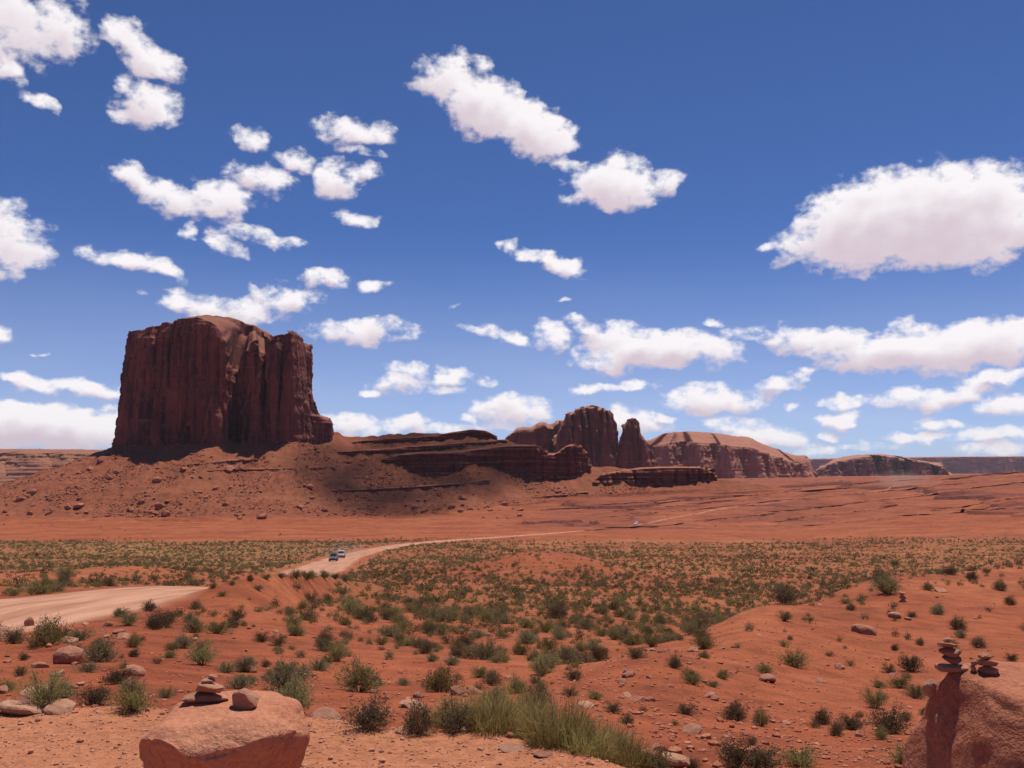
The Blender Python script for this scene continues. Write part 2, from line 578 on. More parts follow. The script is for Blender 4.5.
def blur1(a, sig, axis):
    r = int(sig * 3) + 1
    k = np.exp(-.5 * (np.arange(-r, r + 1) / sig) ** 2); k /= k.sum()
    p = [(0, 0), (0, 0)]; p[axis] = (r, r)
    b = np.pad(a, p, mode='edge')
    return sum(k[i] * np.take(b, np.arange(i, i + a.shape[axis]), axis=axis) for i in range(2 * r + 1))


def table(cols, sx=3.0, sd=5.0, tail=None):
    """cols: {px: [(D, row), ...]} -> z over (px, ln D), blurred."""
    keys = sorted(cols)
    Z = []
    for k in keys:
        d = np.array([c[0] for c in cols[k]], float)
        z = d * np.array([tanv(c[1]) for c in cols[k]])
        zz = np.interp(LDS, np.log(d), z)
        if tail:
            D = np.exp(LDS)
            far = D > d[-1]
            zz[far] = z[-1] - tail * (D[far] - d[-1])
            # in front of the first point: follow the first segment
            near = D < d[0]
            zz[near] = z[0] + (d[0] - D[near]) * min(.5, (z[0] - z[1]) / (d[1] - d[0]))
        Z.append(zz)
    Z = np.array(Z)
    T = np.array([np.interp(PXT, keys, Z[:, j]) for j in range(NLD)]).T
    T = blur1(T, sd, 1)
    return blur1(T, sx, 0)


def look(T, px, D):
    a = np.clip((px - PXT[0]) / 8.0, 0, len(PXT) - 1.001)
    b = np.clip((np.log(D) - LD0) / (LD1 - LD0) * (NLD - 1), 0, NLD - 1.001)
    ia = a.astype(int); ib = b.astype(int); fa = a - ia; fb = b - ib
    return (T[ia, ib] * (1 - fa) * (1 - fb) + T[ia + 1, ib] * fa * (1 - fb)
            + T[ia, ib + 1] * (1 - fa) * fb + T[ia + 1, ib + 1] * fa * fb)


FARL = [(150, 571), (200, 560), (300, 543), (450, 531.5), (620, 524), (800, 520), (1000, 515), (1800, 503), (3000, 494), (8000, 480), (60000, 470)]
VAL = {
    -300: [(4, 945), (7, 728), (10, 700), (16, 668), (24, 645), (31, 636), (42, 600), (52, 596), (60, 590), (100, 578)] + FARL,
    0: [(4, 945), (7, 728), (10, 702), (16, 668), (24, 645), (33, 630), (40.4, 600), (52, 594), (60, 588), (100, 577)] + FARL,
    130: [(4, 945), (7, 728), (10, 703), (16, 668), (24, 640), (36, 614), (42, 603), (48.5, 589), (60, 586), (100, 577)] + FARL,
    215: [(4, 945), (7, 728), (10, 705), (16, 675), (24, 648), (36, 613), (46, 596), (53, 588.5), (61, 584.5), (68, 586), (85, 590), (110, 585), (132, 574.5)] + FARL,
    300: [(4, 945), (7, 735), (10, 712), (16, 680), (24, 655), (36, 625), (50, 606), (62, 600), (85, 592.5), (112, 584), (136, 572.5)] + FARL[1:],
    342: [(4, 945), (6, 742), (10, 714), (14, 692), (24, 657), (36, 630), (50, 609), (72, 594), (88, 588), (120, 579), (150, 567.5)] + FARL[1:],
    400: [(4, 945), (6, 745), (10, 715), (14, 697), (24, 660), (36, 637), (50, 619), (90, 590), (150, 568), (230, 551), (300, 541.5),
          (400, 534), (500, 529), (650, 523), (800, 519), (1000, 513), (1800, 500), (3000, 492), (8000, 480), (60000, 470)],
    550: [(4, 945), (6, 760), (10, 722), (15, 695), (24, 668), (36, 643), (50, 625), (90, 594), (150, 572), (230, 552), (300, 542),
          (400, 533.5), (500, 527), (650, 516), (800, 505), (950, 497), (1200, 494), (3000, 485), (8000, 477), (60000, 470)],
    650: [(4, 945), (6, 780), (10, 745), (15, 720), (24, 685), (36, 655), (50, 633), (70, 612), (90, 600), (150, 575), (230, 553),
          (300, 543), (400, 535), (500, 526), (600, 519), (800, 502), (1000, 489), (1200, 481), (1500, 479), (3000, 479), (8000, 475), (60000, 470)],
    800: [(4, 945), (10, 760), (24, 690), (50, 636), (90, 601), (150, 576), (230, 556), (300, 544), (400, 534), (550, 521), (800, 500),
          (1000, 489), (1300, 480.5), (1800, 477.5), (3000, 477), (8000, 474), (60000, 470)],
    1024: [(4, 945), (10, 760), (24, 690), (50, 636), (90, 600), (150, 573), (230, 553), (300, 539), (400, 524), (550, 504), (800, 484),
           (1000, 474), (1200, 472), (1400, 473.5), (2500, 475), (4000, 474), (8000, 473), (60000, 470)],
    1324: [(4, 945), (10, 760), (24, 690), (50, 636), (90, 600), (150, 570), (230, 548), (300, 531), (400, 514), (550, 494), (800, 474),
           (1000, 466), (1200, 465), (1400, 468), (2500, 473), (4000, 474), (8000, 473), (60000, 470)],
}
HILL = {
    540: [(5, 900), (9, 775), (12, 712), (13, 698)],
    560: [(5, 900), (9, 765), (12, 708), (14, 691)],
    650: [(5, 870), (9, 760), (12, 724), (16, 690), (20, 662), (23, 648)],
    750: [(5, 840), (9, 762), (13, 735), (20, 690), (28, 650), (38, 618), (46, 602)],
    880: [(5, 850), (9, 770), (13, 750), (20, 712), (30, 667), (42, 622), (55, 590), (70, 570)],
    1024: [(5, 850), (9, 775), (13, 752), (20, 715), (30, 672), (45, 622), (65, 580), (95, 553)],
    1324: [(5, 850), (9, 778), (13, 755), (20, 715), (30, 672), (45, 620), (70, 572), (120, 535)],
}
TV = table(VAL, 3.0, 5.0)
TH = table(HILL, 2.5, 4.0, tail=.22)
EDGE = [(-300, 7.2), (0, 6.72), (130, 6.75), (240, 6.5), (300, 6.45), (350, 6.42), (390, 6.2), (500, 6.1), (560, 5.84), (620, 5.47), (700, 4.9), (800, 4.5), (1024, 4.2), (1324, 4.0)]

# the graded road: px, row of its middle, distance
ROAD = [(-260, 640, 27), (-60, 627, 33), (0, 616.5, 36), (65, 606, 41), (130, 597, 47), (175, 591, 53), (205, 588, 62), (232, 586, 75),
        (260, 581, 94), (288, 576, 117), (312, 568.5, 143), (328, 563, 172), (342, 557, 205), (362, 551, 232), (395, 546, 268),
        (450, 541, 318), (550, 533.5, 405), (636, 526, 540), (715, 516.5, 690), (800, 507, 800), (885, 499, 900), (960, 491, 1010), (1100, 478, 1150)]
RXY = np.array([[float(unproj(p, r, d)[0]), d] for p, r, d in ROAD])
RW = np.interp(np.arange(len(ROAD)), [0, 4, 6, 7, 10, 12, 15, 16, 17, 19, 21, 22], [4.9, 4.6, 3.6, 3.8, 4.8, 4.2, 3.6, 2.6, 1.7, 1.9, 2.4, 1.6])


RISE = [(px_, d_, float(d_ * tanv(r_))) for px_, d_, r_ in ((150, 41, 602), (185, 43.5, 593.5), (215, 45.5, 586), (232, 47, 580.5), (250, 49, 576.5), (275, 53, 574.5), (300, 60, 574.5), (335, 72, 577), (370, 80, 583))]


def road_mask(x, y):
    """1 on the road, 0 off it, with a soft verge."""
    best = np.full(x.shape, 9e9)
    sel = (y > 20) & (y < 1200)
    xs, ys = x[sel], y[sel]
    bb = np.full(xs.shape, 9e9)
    wob = 0.6 * fbm2(xs * .12, ys * .12, 3, 91)
    for i in range(len(RXY) - 1):
        a, c = RXY[i], RXY[i + 1]
        dx, dy = c - a
        t = np.clip(((xs - a[0]) * dx + (ys - a[1]) * dy) / (dx * dx + dy * dy), 0, 1)
        d = np.hypot(xs - a[0] - t * dx, ys - a[1] - t * dy) - (RW[i] * (1 - t) + RW[i + 1] * t)
        bb = np.minimum(bb, d)
    best[sel] = bb + wob
    return best


BUTTE = np.array([  # px, distance, row of the rim, taper at foot (m)
    (134, 1070, 333, 20), (133, 1030, 332, 20), (134, 1000, 331, 19), (137, 984, 330, 18), (143, 975, 327, 15), (150, 968, 325.5, 13), (158, 972, 324, 13), (166, 962, 322, 11), (175, 957, 320, 10),
    (188, 950, 317, 10), (202, 945, 317, 12), (212, 941, 322, 14), (221, 940, 333, 14), (228, 948, 350, 12), (233, 968, 366, 8), (239, 974, 370, 7), (242, 956, 349, 8),
    (246, 948, 341, 9), (254, 947, 338, 9), (261, 948, 342, 9), (263, 960, 352, 7), (266, 960, 352, 7), (268.5, 947, 341, 8), (275, 944, 336, 9), (282, 945, 340, 9),
    (285, 951, 347, 8), (287.5, 940, 334, 10), (292, 936, 331, 10), (295, 941, 331, 17), (301, 968, 335, 24), (303.5, 978, 339, 20), (305, 985, 341, 6), (308, 992, 345, 5), (309.5, 1020, 346, 6), (308, 1080, 343, 10),
    (298, 1150, 343, 15), (262, 1180, 334, 15), (222, 1190, 322, 15), (175, 1180, 327, 15), (142, 1130, 336, 18)], float)
BX = (BUTTE[:, 0] - 512) / F * BUTTE[:, 1] / (CP + .1 * SP)
BXY = np.stack([BX, BUTTE[:, 1]], 1)


def poly_dist(x, y, P):
    """Distance to the closed outline P, negative inside."""
    d = np.full(x.shape, 9e9)
    ins = np.zeros(x.shape, bool)
    n = len(P)
    for i in range(n):
        a, c = P[i], P[(i + 1) % n]
        dx, dy = c - a
        t = np.clip(((x - a[0]) * dx + (y - a[1]) * dy) / (dx * dx + dy * dy + 1e-9), 0, 1)
        d = np.minimum(d, np.hypot(x - a[0] - t * dx, y - a[1] - t * dy))
        cr = ((a[1] > y) != (c[1] > y)) & (x < dx * (y - a[1]) / (dy if abs(dy) > 1e-9 else 1e-9) + a[0])
        ins ^= cr
    return np.where(ins, -d, d)


# crest of the long ridge right of the butte: px, distance, row
RIDGE = np.array([(90, 1010, 640), (225, 1010, 452), (300, 1005, 436), (330, 1000, 430), (352, 1005, 437), (380, 1010, 435), (420, 1010, 433), (470, 1005, 431), (498, 1000, 439), (530, 1000, 446),
                  (570, 985, 460), (600, 985, 466), (640, 990, 468), (680, 985, 472), (720, 970, 478), (780, 960, 488), (900, 960, 505), (1324, 960, 560)], float)
# foot of that slope: px, row
RX = (RIDGE[:, 0] - 512) / F * RIDGE[:, 1]
RZ = RIDGE[:, 1] * tanv(RIDGE[:, 2])


def H(x, y, parts=False):
    x = np.asarray(x, float); y = np.asarray(y, float)
    R = np.hypot(x, y)
    D = np.maximum(np.maximum(y, .72 * R), 1.0)
    s = np.clip(x / D, -1.2, 1.2)
    px = 512 + F * s / (CP - .06 * SP)
    pxc = np.clip(px, -300, 1324)
    V = look(TV, pxc, D)
    n_big = fbm2(x * .016, y * .016, 4, 3)
    n_mid = fbm2(x * .11, y * .11, 4, 5)
    n_sm = fbm2(x * .8, y * .8, 4, 9)
    near = sstep(3, 30, D)
    far = sstep(60, 300, D)
    rd = road_mask(x, y)
    offroad = sstep(-.5, 6.0, rd)
    V = V + offroad * (n_big * (.2 + 1.0 * far) * near + n_mid * (.06 + .16 * near + .25 * far)) + n_sm * .05 * sstep(-.5, 1.5, rd) * (.5 + .5 * near)
    # low swells in the flat
    V = V + 3.3 * np.exp(-(((x - 5.5) / 11) ** 2 + ((y - 152) / 20) ** 2)) + 1.3 * np.exp(-(((x + 48) / 10) ** 2 + ((y - 118) / 14) ** 2)) * offroad
    V = V + 1.0 * np.exp(-(((x + 60) / 16) ** 2 + ((y - 150) / 12) ** 2)) * offroad
    # a low rise hides the road between the near stretch and the bend
    Dc = np.interp(pxc, [c[0] for c in RISE], [c[1] for c in RISE]); zc_ = np.interp(pxc, [c[0] for c in RISE], [c[2] for c in RISE])
    zc_ = zc_ - np.maximum(0, 152 - pxc) * .02 - np.maximum(0, pxc - 372) * .03
    wz = zc_ - np.where(D > Dc, (D - Dc) * .30, (Dc - D) * .075) + .12 * n_mid + .012 * n_sm
    V = np.where(D < 130, smax(V, wz, .25), V)
    # the slope on the right
    Hh = look(TH, np.maximum(pxc, 540), D) - np.maximum(0, 556 - px) ** 1.5 * .0016 * D / 14
    Hh = Hh + n_mid * .34 * near + n_sm * .065 + n_big * .45 * near
    Z = smax(V, Hh, .35 + .012 * D)
    onhill = sstep(-.3, .4, Hh - V)
    # the trodden ledge the picture was taken from
    De = np.interp(pxc, [e[0] for e in EDGE], [e[1] for e in EDGE]) + .14 * fbm2(x * 1.3, y * 1.3, 3, 21)
    behind = (y < 2.0)
    e = np.where(behind, -1.0, D - De)
    P = -1.68 - np.where(e > 0, e * .75, 0) + .035 * fbm2(x * .9, y * .9, 3, 23) + .012 * fbm2(x * 5, y * 5, 3, 25)
    P = P - np.maximum(R - 25, 0) * .06 * behind
    Zl = smax(Z, P, .10)
    ledge = sstep(-.12, .05, P - Z) * sstep(.35, -.1, e)
    Z = np.where(D < 40, Zl, Z)
    shale = np.zeros(Z.shape)
    talus = np.zeros(Z.shape)
    f = (D > 330)
    if f.any():
        xf, yf, Df, pf, Zf = x[f], y[f], D[f], pxc[f], Z[f]
        wob = fbm2(xf * .012, yf * .012, 4, 31)
        gul = fbm2(xf * .045, yf * .02, 4, 33)
        # talus cone round the foot of the butte
        bd = poly_dist(xf, yf, BXY)
        zt = 29 - np.maximum(bd, 0) * (.47 - .07 * sstep(60, 190, bd)) + wob * 7 + gul * 3.5 * sstep(0, 40, bd)
        # the left flank runs out long and low
        left = sstep(-300, -420, xf)
        zt = zt + left * np.maximum(bd, 0) * .06
        # ridge
        zc = np.interp(xf, RX, RZ); yc = np.interp(xf, RX, RIDGE[:, 1])
        dr = yc - yf
        zr = zc - np.where(dr > 0, dr * .47 - .00055 * np.minimum(dr, 200) ** 2, -dr * .5) + wob * 5 * sstep(0, 50, np.abs(dr)) + gul * 2.5
        tz = smax(zt, zr, 8.0)
        talus_f = sstep(-1, 5, tz - Zf)
        Zf = smax(Zf, tz, 7.0)
        # hard beds: the surface steps along dipping layers
        q = Zf - .040 * np.maximum(xf, -150) * sstep(-200, 150, xf) + 1.6 * wob + .5 * gul
        amt = sstep(400, 560, Df) * (1 - sstep(1500, 2200, Df))
        low = sstep(-60, 60, xf) * (1 - talus_f)
        # rough ground of the terraces and the talus
        Zf = Zf + amt * (.5 * fbm2(xf * .12, yf * .12, 4, 45) + talus_f * (1.5 * fbm2(xf * .09, yf * .09, 4, 46) + 2.2 * fbm2(xf * .075, yf * .018, 3, 44)) )
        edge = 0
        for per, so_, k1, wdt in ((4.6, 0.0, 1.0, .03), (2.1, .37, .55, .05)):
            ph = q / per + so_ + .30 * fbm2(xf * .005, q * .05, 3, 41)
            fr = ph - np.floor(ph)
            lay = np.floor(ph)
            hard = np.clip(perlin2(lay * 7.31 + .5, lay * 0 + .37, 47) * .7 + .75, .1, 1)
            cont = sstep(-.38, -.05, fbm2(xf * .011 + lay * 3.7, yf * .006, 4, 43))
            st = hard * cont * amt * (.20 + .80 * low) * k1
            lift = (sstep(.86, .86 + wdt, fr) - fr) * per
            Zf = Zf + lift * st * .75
            edge = np.maximum(edge, sstep(.80, .86, fr) * (1 - sstep(.90, .95, fr)) * np.clip(st * 1.6, 0, 1))  # dark line painted on each step face in place of its shade
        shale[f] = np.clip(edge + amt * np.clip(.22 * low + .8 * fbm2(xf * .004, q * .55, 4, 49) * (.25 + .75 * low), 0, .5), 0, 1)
        talus[f] = talus_f
        Z[f] = Zf
    if parts:
        veg = np.zeros(Z.shape)
        nv = fbm2(x * .02, y * .03, 3, 61)
        tail = 1 - sstep(0, 1, np.abs(0))
        flat = sstep(120, 175, D) * (1 - sstep(300, 345, D + 20 * nv)) * (1 - .8 * onhill)
        veg = np.clip(flat * (.55 + .6 * nv) * (1 - .55 * sstep(300, 420, px)), 0, 1) + .28 * talus * (.6 + .6 * fbm2(x * .03, y * .03, 3, 63))
        veg = veg + .30 * sstep(20, 60, D) * (1 - sstep(110, 150, D)) * (1 - onhill) * (.3 + nv)
        # the two bald swells carry little
        veg = veg * (1 - .9 * np.exp(-(((x - 5.5) / 12) ** 2 + ((y - 150) / 16) ** 2)))
        return Z, dict(road=(1 - sstep(-.9, .5, rd)) * (1 - sstep(400, 470, D) * (1 - sstep(-.22, .12, fbm2(x * .011, y * .004, 2, 99)) * .75)), veg=np.clip(veg, 0, 1) * sstep(.5, 2, rd), shale=shale, ledge=ledge, onhill=onhill, talus=talus, rd=rd)
    return Z


def ground_at(px, py, ymin=3.0, ymax=3500.0, n=900):
    """First place along the view ray through each pixel where the ground is met."""
    px = np.atleast_1d(np.asarray(px, float)); py = np.atleast_1d(np.asarray(py, float))
    ys = np.exp(np.linspace(math.log(ymin), math.log(ymax), n))
    xr = (px - 512) / F; yr = (384 - py) / F
    den = CP - yr * SP
    sx = xr / den; sz = (SP + yr * CP) / den
    X = sx[:, None] * ys[None]; Yg = np.broadcast_to(ys, X.shape)
    Zg = H(X.ravel(), Yg.ravel().copy()).reshape(X.shape)
    below = sz[:, None] * ys[None] <= Zg
    i = np.where(below.any(1), below.argmax(1), n - 1)
    i0 = np.maximum(i - 1, 0)
    r = np.arange(len(px))
    a0 = sz * ys[i0] - Zg[r, i0]; a1 = sz * ys[i] - Zg[r, i]
    t = np.clip(a0 / np.where(np.abs(a0 - a1) < 1e-9, 1e-9, a0 - a1), 0, 1)
    Y = ys[i0] * (1 - t) + ys[i] * t
    x = sx * Y
    return x, Y, H(x, Y)


def build_ground():
    az_mid = np.arctan(np.linspace(-0.64, 0.64, 1060))
    az_r = np.linspace(az_mid[-1], math.pi * 2 + az_mid[0], 90)[1:-1]
    az = np.concatenate([az_mid, az_r])
    def seg(a, b, n):
        return np.exp(np.linspace(math.log(a), math.log(b), n, endpoint=False))
    rows = np.concatenate([seg(1.2, 3.5, 14), seg(3.5, 14, 230), seg(14, 100, 300), seg(100, 340, 240), seg(340, 1160, 560), seg(1160, 9000, 90), seg(9000, 60000, 14)])
    nr, na = len(rows), len(az)
    ca, sa = np.cos(az), np.sin(az)
    # constant distance ahead inside the field of view, round behind
    k = np.where(np.arange(na) < len(az_mid), 1 / ca, 1 / math.cos(az_mid[0]))
    X = rows[:, None] * (sa * k)[None]
    Y = rows[:, None] * (ca * k)[None]
    x, y = X.ravel(), Y.ravel()
    Z, A = H(x, y, parts=True)
    V = np.stack([x, y, Z], 1)
    idx = np.arange(nr * na).reshape(nr, na)
    nxt = np.roll(idx, -1, axis=1)
    q = np.stack([idx[:-1], nxt[:-1], nxt[1:], idx[1:]], -1).reshape(-1, 4)[:, ::-1]
    isroad = (A['rd'][q].mean(1) < -.2)
    # a disc under the camera closes the middle
    V = np.vstack([V, [[0, 0, -1.68]]])
    tri = np.stack([np.full(na, nr * na), nxt[0], idx[0]], -1)[:, ::-1]
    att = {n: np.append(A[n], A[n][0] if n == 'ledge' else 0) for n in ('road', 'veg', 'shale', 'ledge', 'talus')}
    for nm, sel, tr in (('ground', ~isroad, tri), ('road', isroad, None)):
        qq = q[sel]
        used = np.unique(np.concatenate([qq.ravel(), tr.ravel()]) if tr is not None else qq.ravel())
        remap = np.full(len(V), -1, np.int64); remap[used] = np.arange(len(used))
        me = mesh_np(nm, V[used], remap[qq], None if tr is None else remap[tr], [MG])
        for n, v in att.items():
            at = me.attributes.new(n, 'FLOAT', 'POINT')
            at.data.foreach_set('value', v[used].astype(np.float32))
        link(nm, me, kind='structure')


build_ground()

# ------------------------------------------------------------------ cliffs
def resample(P, ds):
    """P: (n, k) closed ring, first two columns plan x, y."""
    Q = np.vstack([P, P[:1]])
    a = np.concatenate([[0], np.cumsum(np.hypot(np.diff(Q[:, 0]), np.diff(Q[:, 1])))])
    n = max(16, int(a[-1] / ds))
    t = np.linspace(0, a[-1], n, endpoint=False)
    return np.stack([np.interp(t, a, Q[:, j]) for j in range(Q.shape[1])], 1), t


def rsmooth(v, k):
    for _ in range(k):
        v = .5 * v + .25 * np.roll(v, 1, 0) + .25 * np.roll(v, -1, 0)
    return v


def rock_mass(ring, zbase, plateau, ds=2.0, nz=90, ncap=30, flute=(3.0, 14.0), cracks=3.0, strata=1.0, rough=1.5, rnd=.06, seed=1, capn=2.0, shrink=.6, ledge=0.0, smooth=2, sl=7.0, capsm=True, cren=0.0, capk=.22, broad=0.0):
    """ring: (x, y, ztop, taper) closed outline. A cliff with fluted walls and a rolling top."""
    R_, a = resample(ring, ds)
    R_ = rsmooth(R_, smooth)
    n = len(R_)
    tx = np.roll(R_[:, 0], -1) - np.roll(R_[:, 0], 1); ty = np.roll(R_[:, 1], -1) - np.roll(R_[:, 1], 1)
    ln = np.hypot(tx, ty) + 1e-9
    area = np.sum(R_[:, 0] * np.roll(R_[:, 1], -1) - np.roll(R_[:, 0], -1) * R_[:, 1])
    sg = 1 if area > 0 else -1
    nx, ny = sg * ty / ln, -sg * tx / ln
    nx, ny = rsmooth(nx, 3), rsmooth(ny, 3)
    zt = R_[:, 2]
    if zbase is None:
        zbase = R_[:, 4]
    zbase = np.broadcast_to(np.asarray(zbase, float), zt.shape)
    zt = zt + cren * (np.round(2.2 * perlin2(R_[:, 0] / (flute[1] * .9), R_[:, 1] / (flute[1] * .9), seed + 12)) / 2.2 + .4 * perlin2(R_[:, 0] / (flute[1] * .25), R_[:, 1] / (flute[1] * .25), seed + 13))
    t = np.concatenate([np.linspace(0, .9, int(nz * .82), endpoint=False), np.linspace(.9, 1, nz - int(nz * .82))])
    T = t[:, None]
    Z = zbase[None] + (zt - zbase)[None] * T
    X0 = np.broadcast_to(R_[:, 0], Z.shape); Y0 = np.broadcast_to(R_[:, 1], Z.shape)
    lam = flute[1]
    f1 = perlin3(X0 / lam, Y0 / lam, Z / (lam * 9), seed)
    f2 = perlin3(X0 / lam * 2.7, Y0 / lam * 2.7, Z / (lam * 4), seed + 1)
    ck = perlin3(X0 / lam * .8 + 5, Y0 / lam * .8, Z / (lam * 14), seed + 2)
    bed = perlin2(Z / sl, X0 / 160 + Y0 / 190, seed + 3) + .6 * perlin2(Z / (sl * .33), X0 / 60, seed + 4)
    blk = fbm3(X0 / 9, Y0 / 9, Z / 12, 4, seed + 5)
    # broken, stepped joints
    jn = perlin3(X0 / (lam * .45) + 9, Y0 / (lam * .45), Z / (lam * 2.2), seed + 6)
    off0 = rough * .9 * np.round(jn * 2.6) / 2.6
    off0 = off0 + broad * perlin3(X0 / (lam * 2.1) + 4, Y0 / (lam * 2.1), Z / (lam * 16), seed + 14)
    off = off0 + R_[:, 3][None] * (1 - T) ** 1.25 + flute[0] * (f1 + .45 * f2) - cracks * np.exp(-(ck / .07) ** 2) + strata * bed + rough * blk
    off = off - rnd * np.sqrt(np.abs(zt.mean() - zbase.mean())) * 6 * np.clip((T - .9) / .1, 0, 1) ** 2.2
    PX = X0 + nx[None] * off; PY = Y0 + ny[None] * off
    # top
    w = np.ptp(R_[:, 0])
    cx = np.clip(R_[:, 0], R_[:, 0].min() + .5 * shrink * np.ptp(R_[:, 1]), R_[:, 0].max() - .5 * shrink * np.ptp(R_[:, 1])) if w > shrink * np.ptp(R_[:, 1]) else np.full(n, R_[:, 0].mean())
    # middle of the ring at each x
    o = np.argsort(R_[:, 0])
    front = np.array([np.mean([R_[np.abs(R_[:, 0] - c) < max(w * .06, ds * 2), 1].min(), R_[np.abs(R_[:, 0] - c) < max(w * .06, ds * 2), 1].max()]) for c in cx])
    rows = [np.stack([PX.ravel(), PY.ravel(), Z.ravel()], 1)]
    sX, sY, sZ = rsmooth(PX[-1].copy(), 60), rsmooth(PY[-1].copy(), 60), rsmooth(zt.copy(), 40)
    cx, front = rsmooth(cx, 60), rsmooth(front, 60)
    for k in range(1, ncap + 1):
        g = (k / ncap) ** .85
        bl = min(1, k / (ncap * capk)) if capsm else 0
        x = (PX[-1] * (1 - bl) + sX * bl) * (1 - g) + cx * g; y = (PY[-1] * (1 - bl) + sY * bl) * (1 - g) + front * g
        zp = plateau(x, y)
        e = sstep(0, .62, g)
        if ledge:
            e = .72 * sstep(0, .42, g) + .28 * sstep(.47, .53, g)
        z = (zt * (1 - bl) + sZ * bl) * (1 - e) + zp * e
        z = z + capn * fbm2(x / 9, y / 9, 4, seed + 8) * min(1, g * 8) + capn * .8 * fbm2(x / 28, y / 28, 3, seed + 9) * min(1, g * 4)
        rows.append(np.stack([x, y, z], 1))
    V = np.vstack(rows)
    m = len(t) + ncap
    idx = np.arange(m * n).reshape(m, n); nxt = np.roll(idx, -1, 1)
    q = np.stack([idx[:-1], nxt[:-1], nxt[1:], idx[1:]], -1).reshape(-1, 4)
    if sg < 0:
        q = q[:, ::-1]
    return V, q


def z_of(px, row, D):
    return float(unproj(px, row, D)[2])


def x_of(px, row, D):
    return float(unproj(px, row, D)[0])


M_BUTTE = rock_material('varnished sandstone with painted shade', (.30, .088, .060), (.155, .047, .038), (.045, .017, .019), (.32, .105, .068), 1.0, .9, .35, 1.0, top=(.32, .125, .072))  # wall tones lowered to carry the cliff's shade, besides the varnish streaks
M_BAND = rock_material('layered red shale', (.16, .044, .030), (.10, .028, .023), (.06, .019, .020), (.22, .068, .042), 1.6, .5, .7, .7, top=(.40, .145, .075))
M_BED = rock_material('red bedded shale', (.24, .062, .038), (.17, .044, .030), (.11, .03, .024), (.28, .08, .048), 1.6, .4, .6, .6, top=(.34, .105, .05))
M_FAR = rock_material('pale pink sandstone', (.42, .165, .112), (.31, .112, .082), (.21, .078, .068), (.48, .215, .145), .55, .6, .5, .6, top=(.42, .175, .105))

M_PLAT = rock_material('orange slick rock', (.40, .155, .078), (.30, .105, .056), (.13, .046, .036), (.46, .195, .105), .30, .75, .7, .6, top=(.30, .125, .068))

# the butte
ring = np.array([(x_of(p, r, d), d, z_of(p, r, d), tp) for p, d, r, tp in BUTTE])
PLT = np.array([(128, 338), (137, 331), (152, 327.5), (168, 322.5), (182, 318.5), (194, 314.5), (208, 315), (232, 318.5), (256, 326), (262, 331), (275, 337), (292, 338), (310, 350)], float)
PLX = np.array([x_of(p, r, 1010) for p, r in PLT]); PLZ = np.array([z_of(p, r, 1010) for p, r in PLT])
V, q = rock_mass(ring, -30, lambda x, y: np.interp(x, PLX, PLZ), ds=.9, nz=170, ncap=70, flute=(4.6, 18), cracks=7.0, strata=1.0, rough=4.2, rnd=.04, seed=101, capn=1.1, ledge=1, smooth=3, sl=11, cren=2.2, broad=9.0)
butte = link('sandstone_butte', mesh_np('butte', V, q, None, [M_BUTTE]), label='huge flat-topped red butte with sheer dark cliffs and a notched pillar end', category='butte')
# stepped pedestal on its far right shoulder: a part of the butte
def box_ring(pts):
    return np.array([(x_of(p, r, d), d, z_of(p, r, d), tp) for p, d, r, tp in pts])
for nm, pts, sd_ in (('pedestal', [(268, 945, 424, 4), (296, 938, 422, 4), (303, 952, 412, 4), (312, 962, 412, 4), (322, 968, 417, 4), (331, 975, 420, 4), (332, 1000, 418, 5), (322, 1030, 415, 5), (290, 1040, 415, 5), (268, 1010, 420, 4)], 7),
                     ('buttress', [(127, 1010, 356, 14), (129, 992, 352, 14), (134, 982, 350, 13), (139, 980, 351, 10), (145, 990, 350, 8), (143, 1040, 350, 8), (132, 1060, 352, 12)], 11),
                     ('pillar', [(286.5, 940, 335, 6), (289, 933, 332, 7), (292.5, 932, 330.5, 9), (296, 941, 330.5, 15), (300, 956, 332, 18), (304.5, 974, 335, 18), (304, 990, 337, 8), (296, 1000, 337, 4), (287, 975, 337, 4)], 23),
                     ('shoulder', [(297, 968, 400, 4), (305, 972, 388, 3), (311, 974, 388, 3), (316, 980, 402, 3), (321, 990, 414, 3), (320, 1020, 412, 4), (310, 1035, 390, 5), (296, 1030, 390, 4)], 9)):
    rg = box_ring(pts)
    zm = rg[:, 2].mean()
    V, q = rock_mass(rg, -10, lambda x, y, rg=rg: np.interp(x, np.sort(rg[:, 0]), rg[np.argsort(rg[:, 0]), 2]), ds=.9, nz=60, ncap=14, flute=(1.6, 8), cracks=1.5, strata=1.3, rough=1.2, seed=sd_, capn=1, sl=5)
    link(nm, mesh_np(nm, V, q, None, [M_BUTTE]), parent=butte)


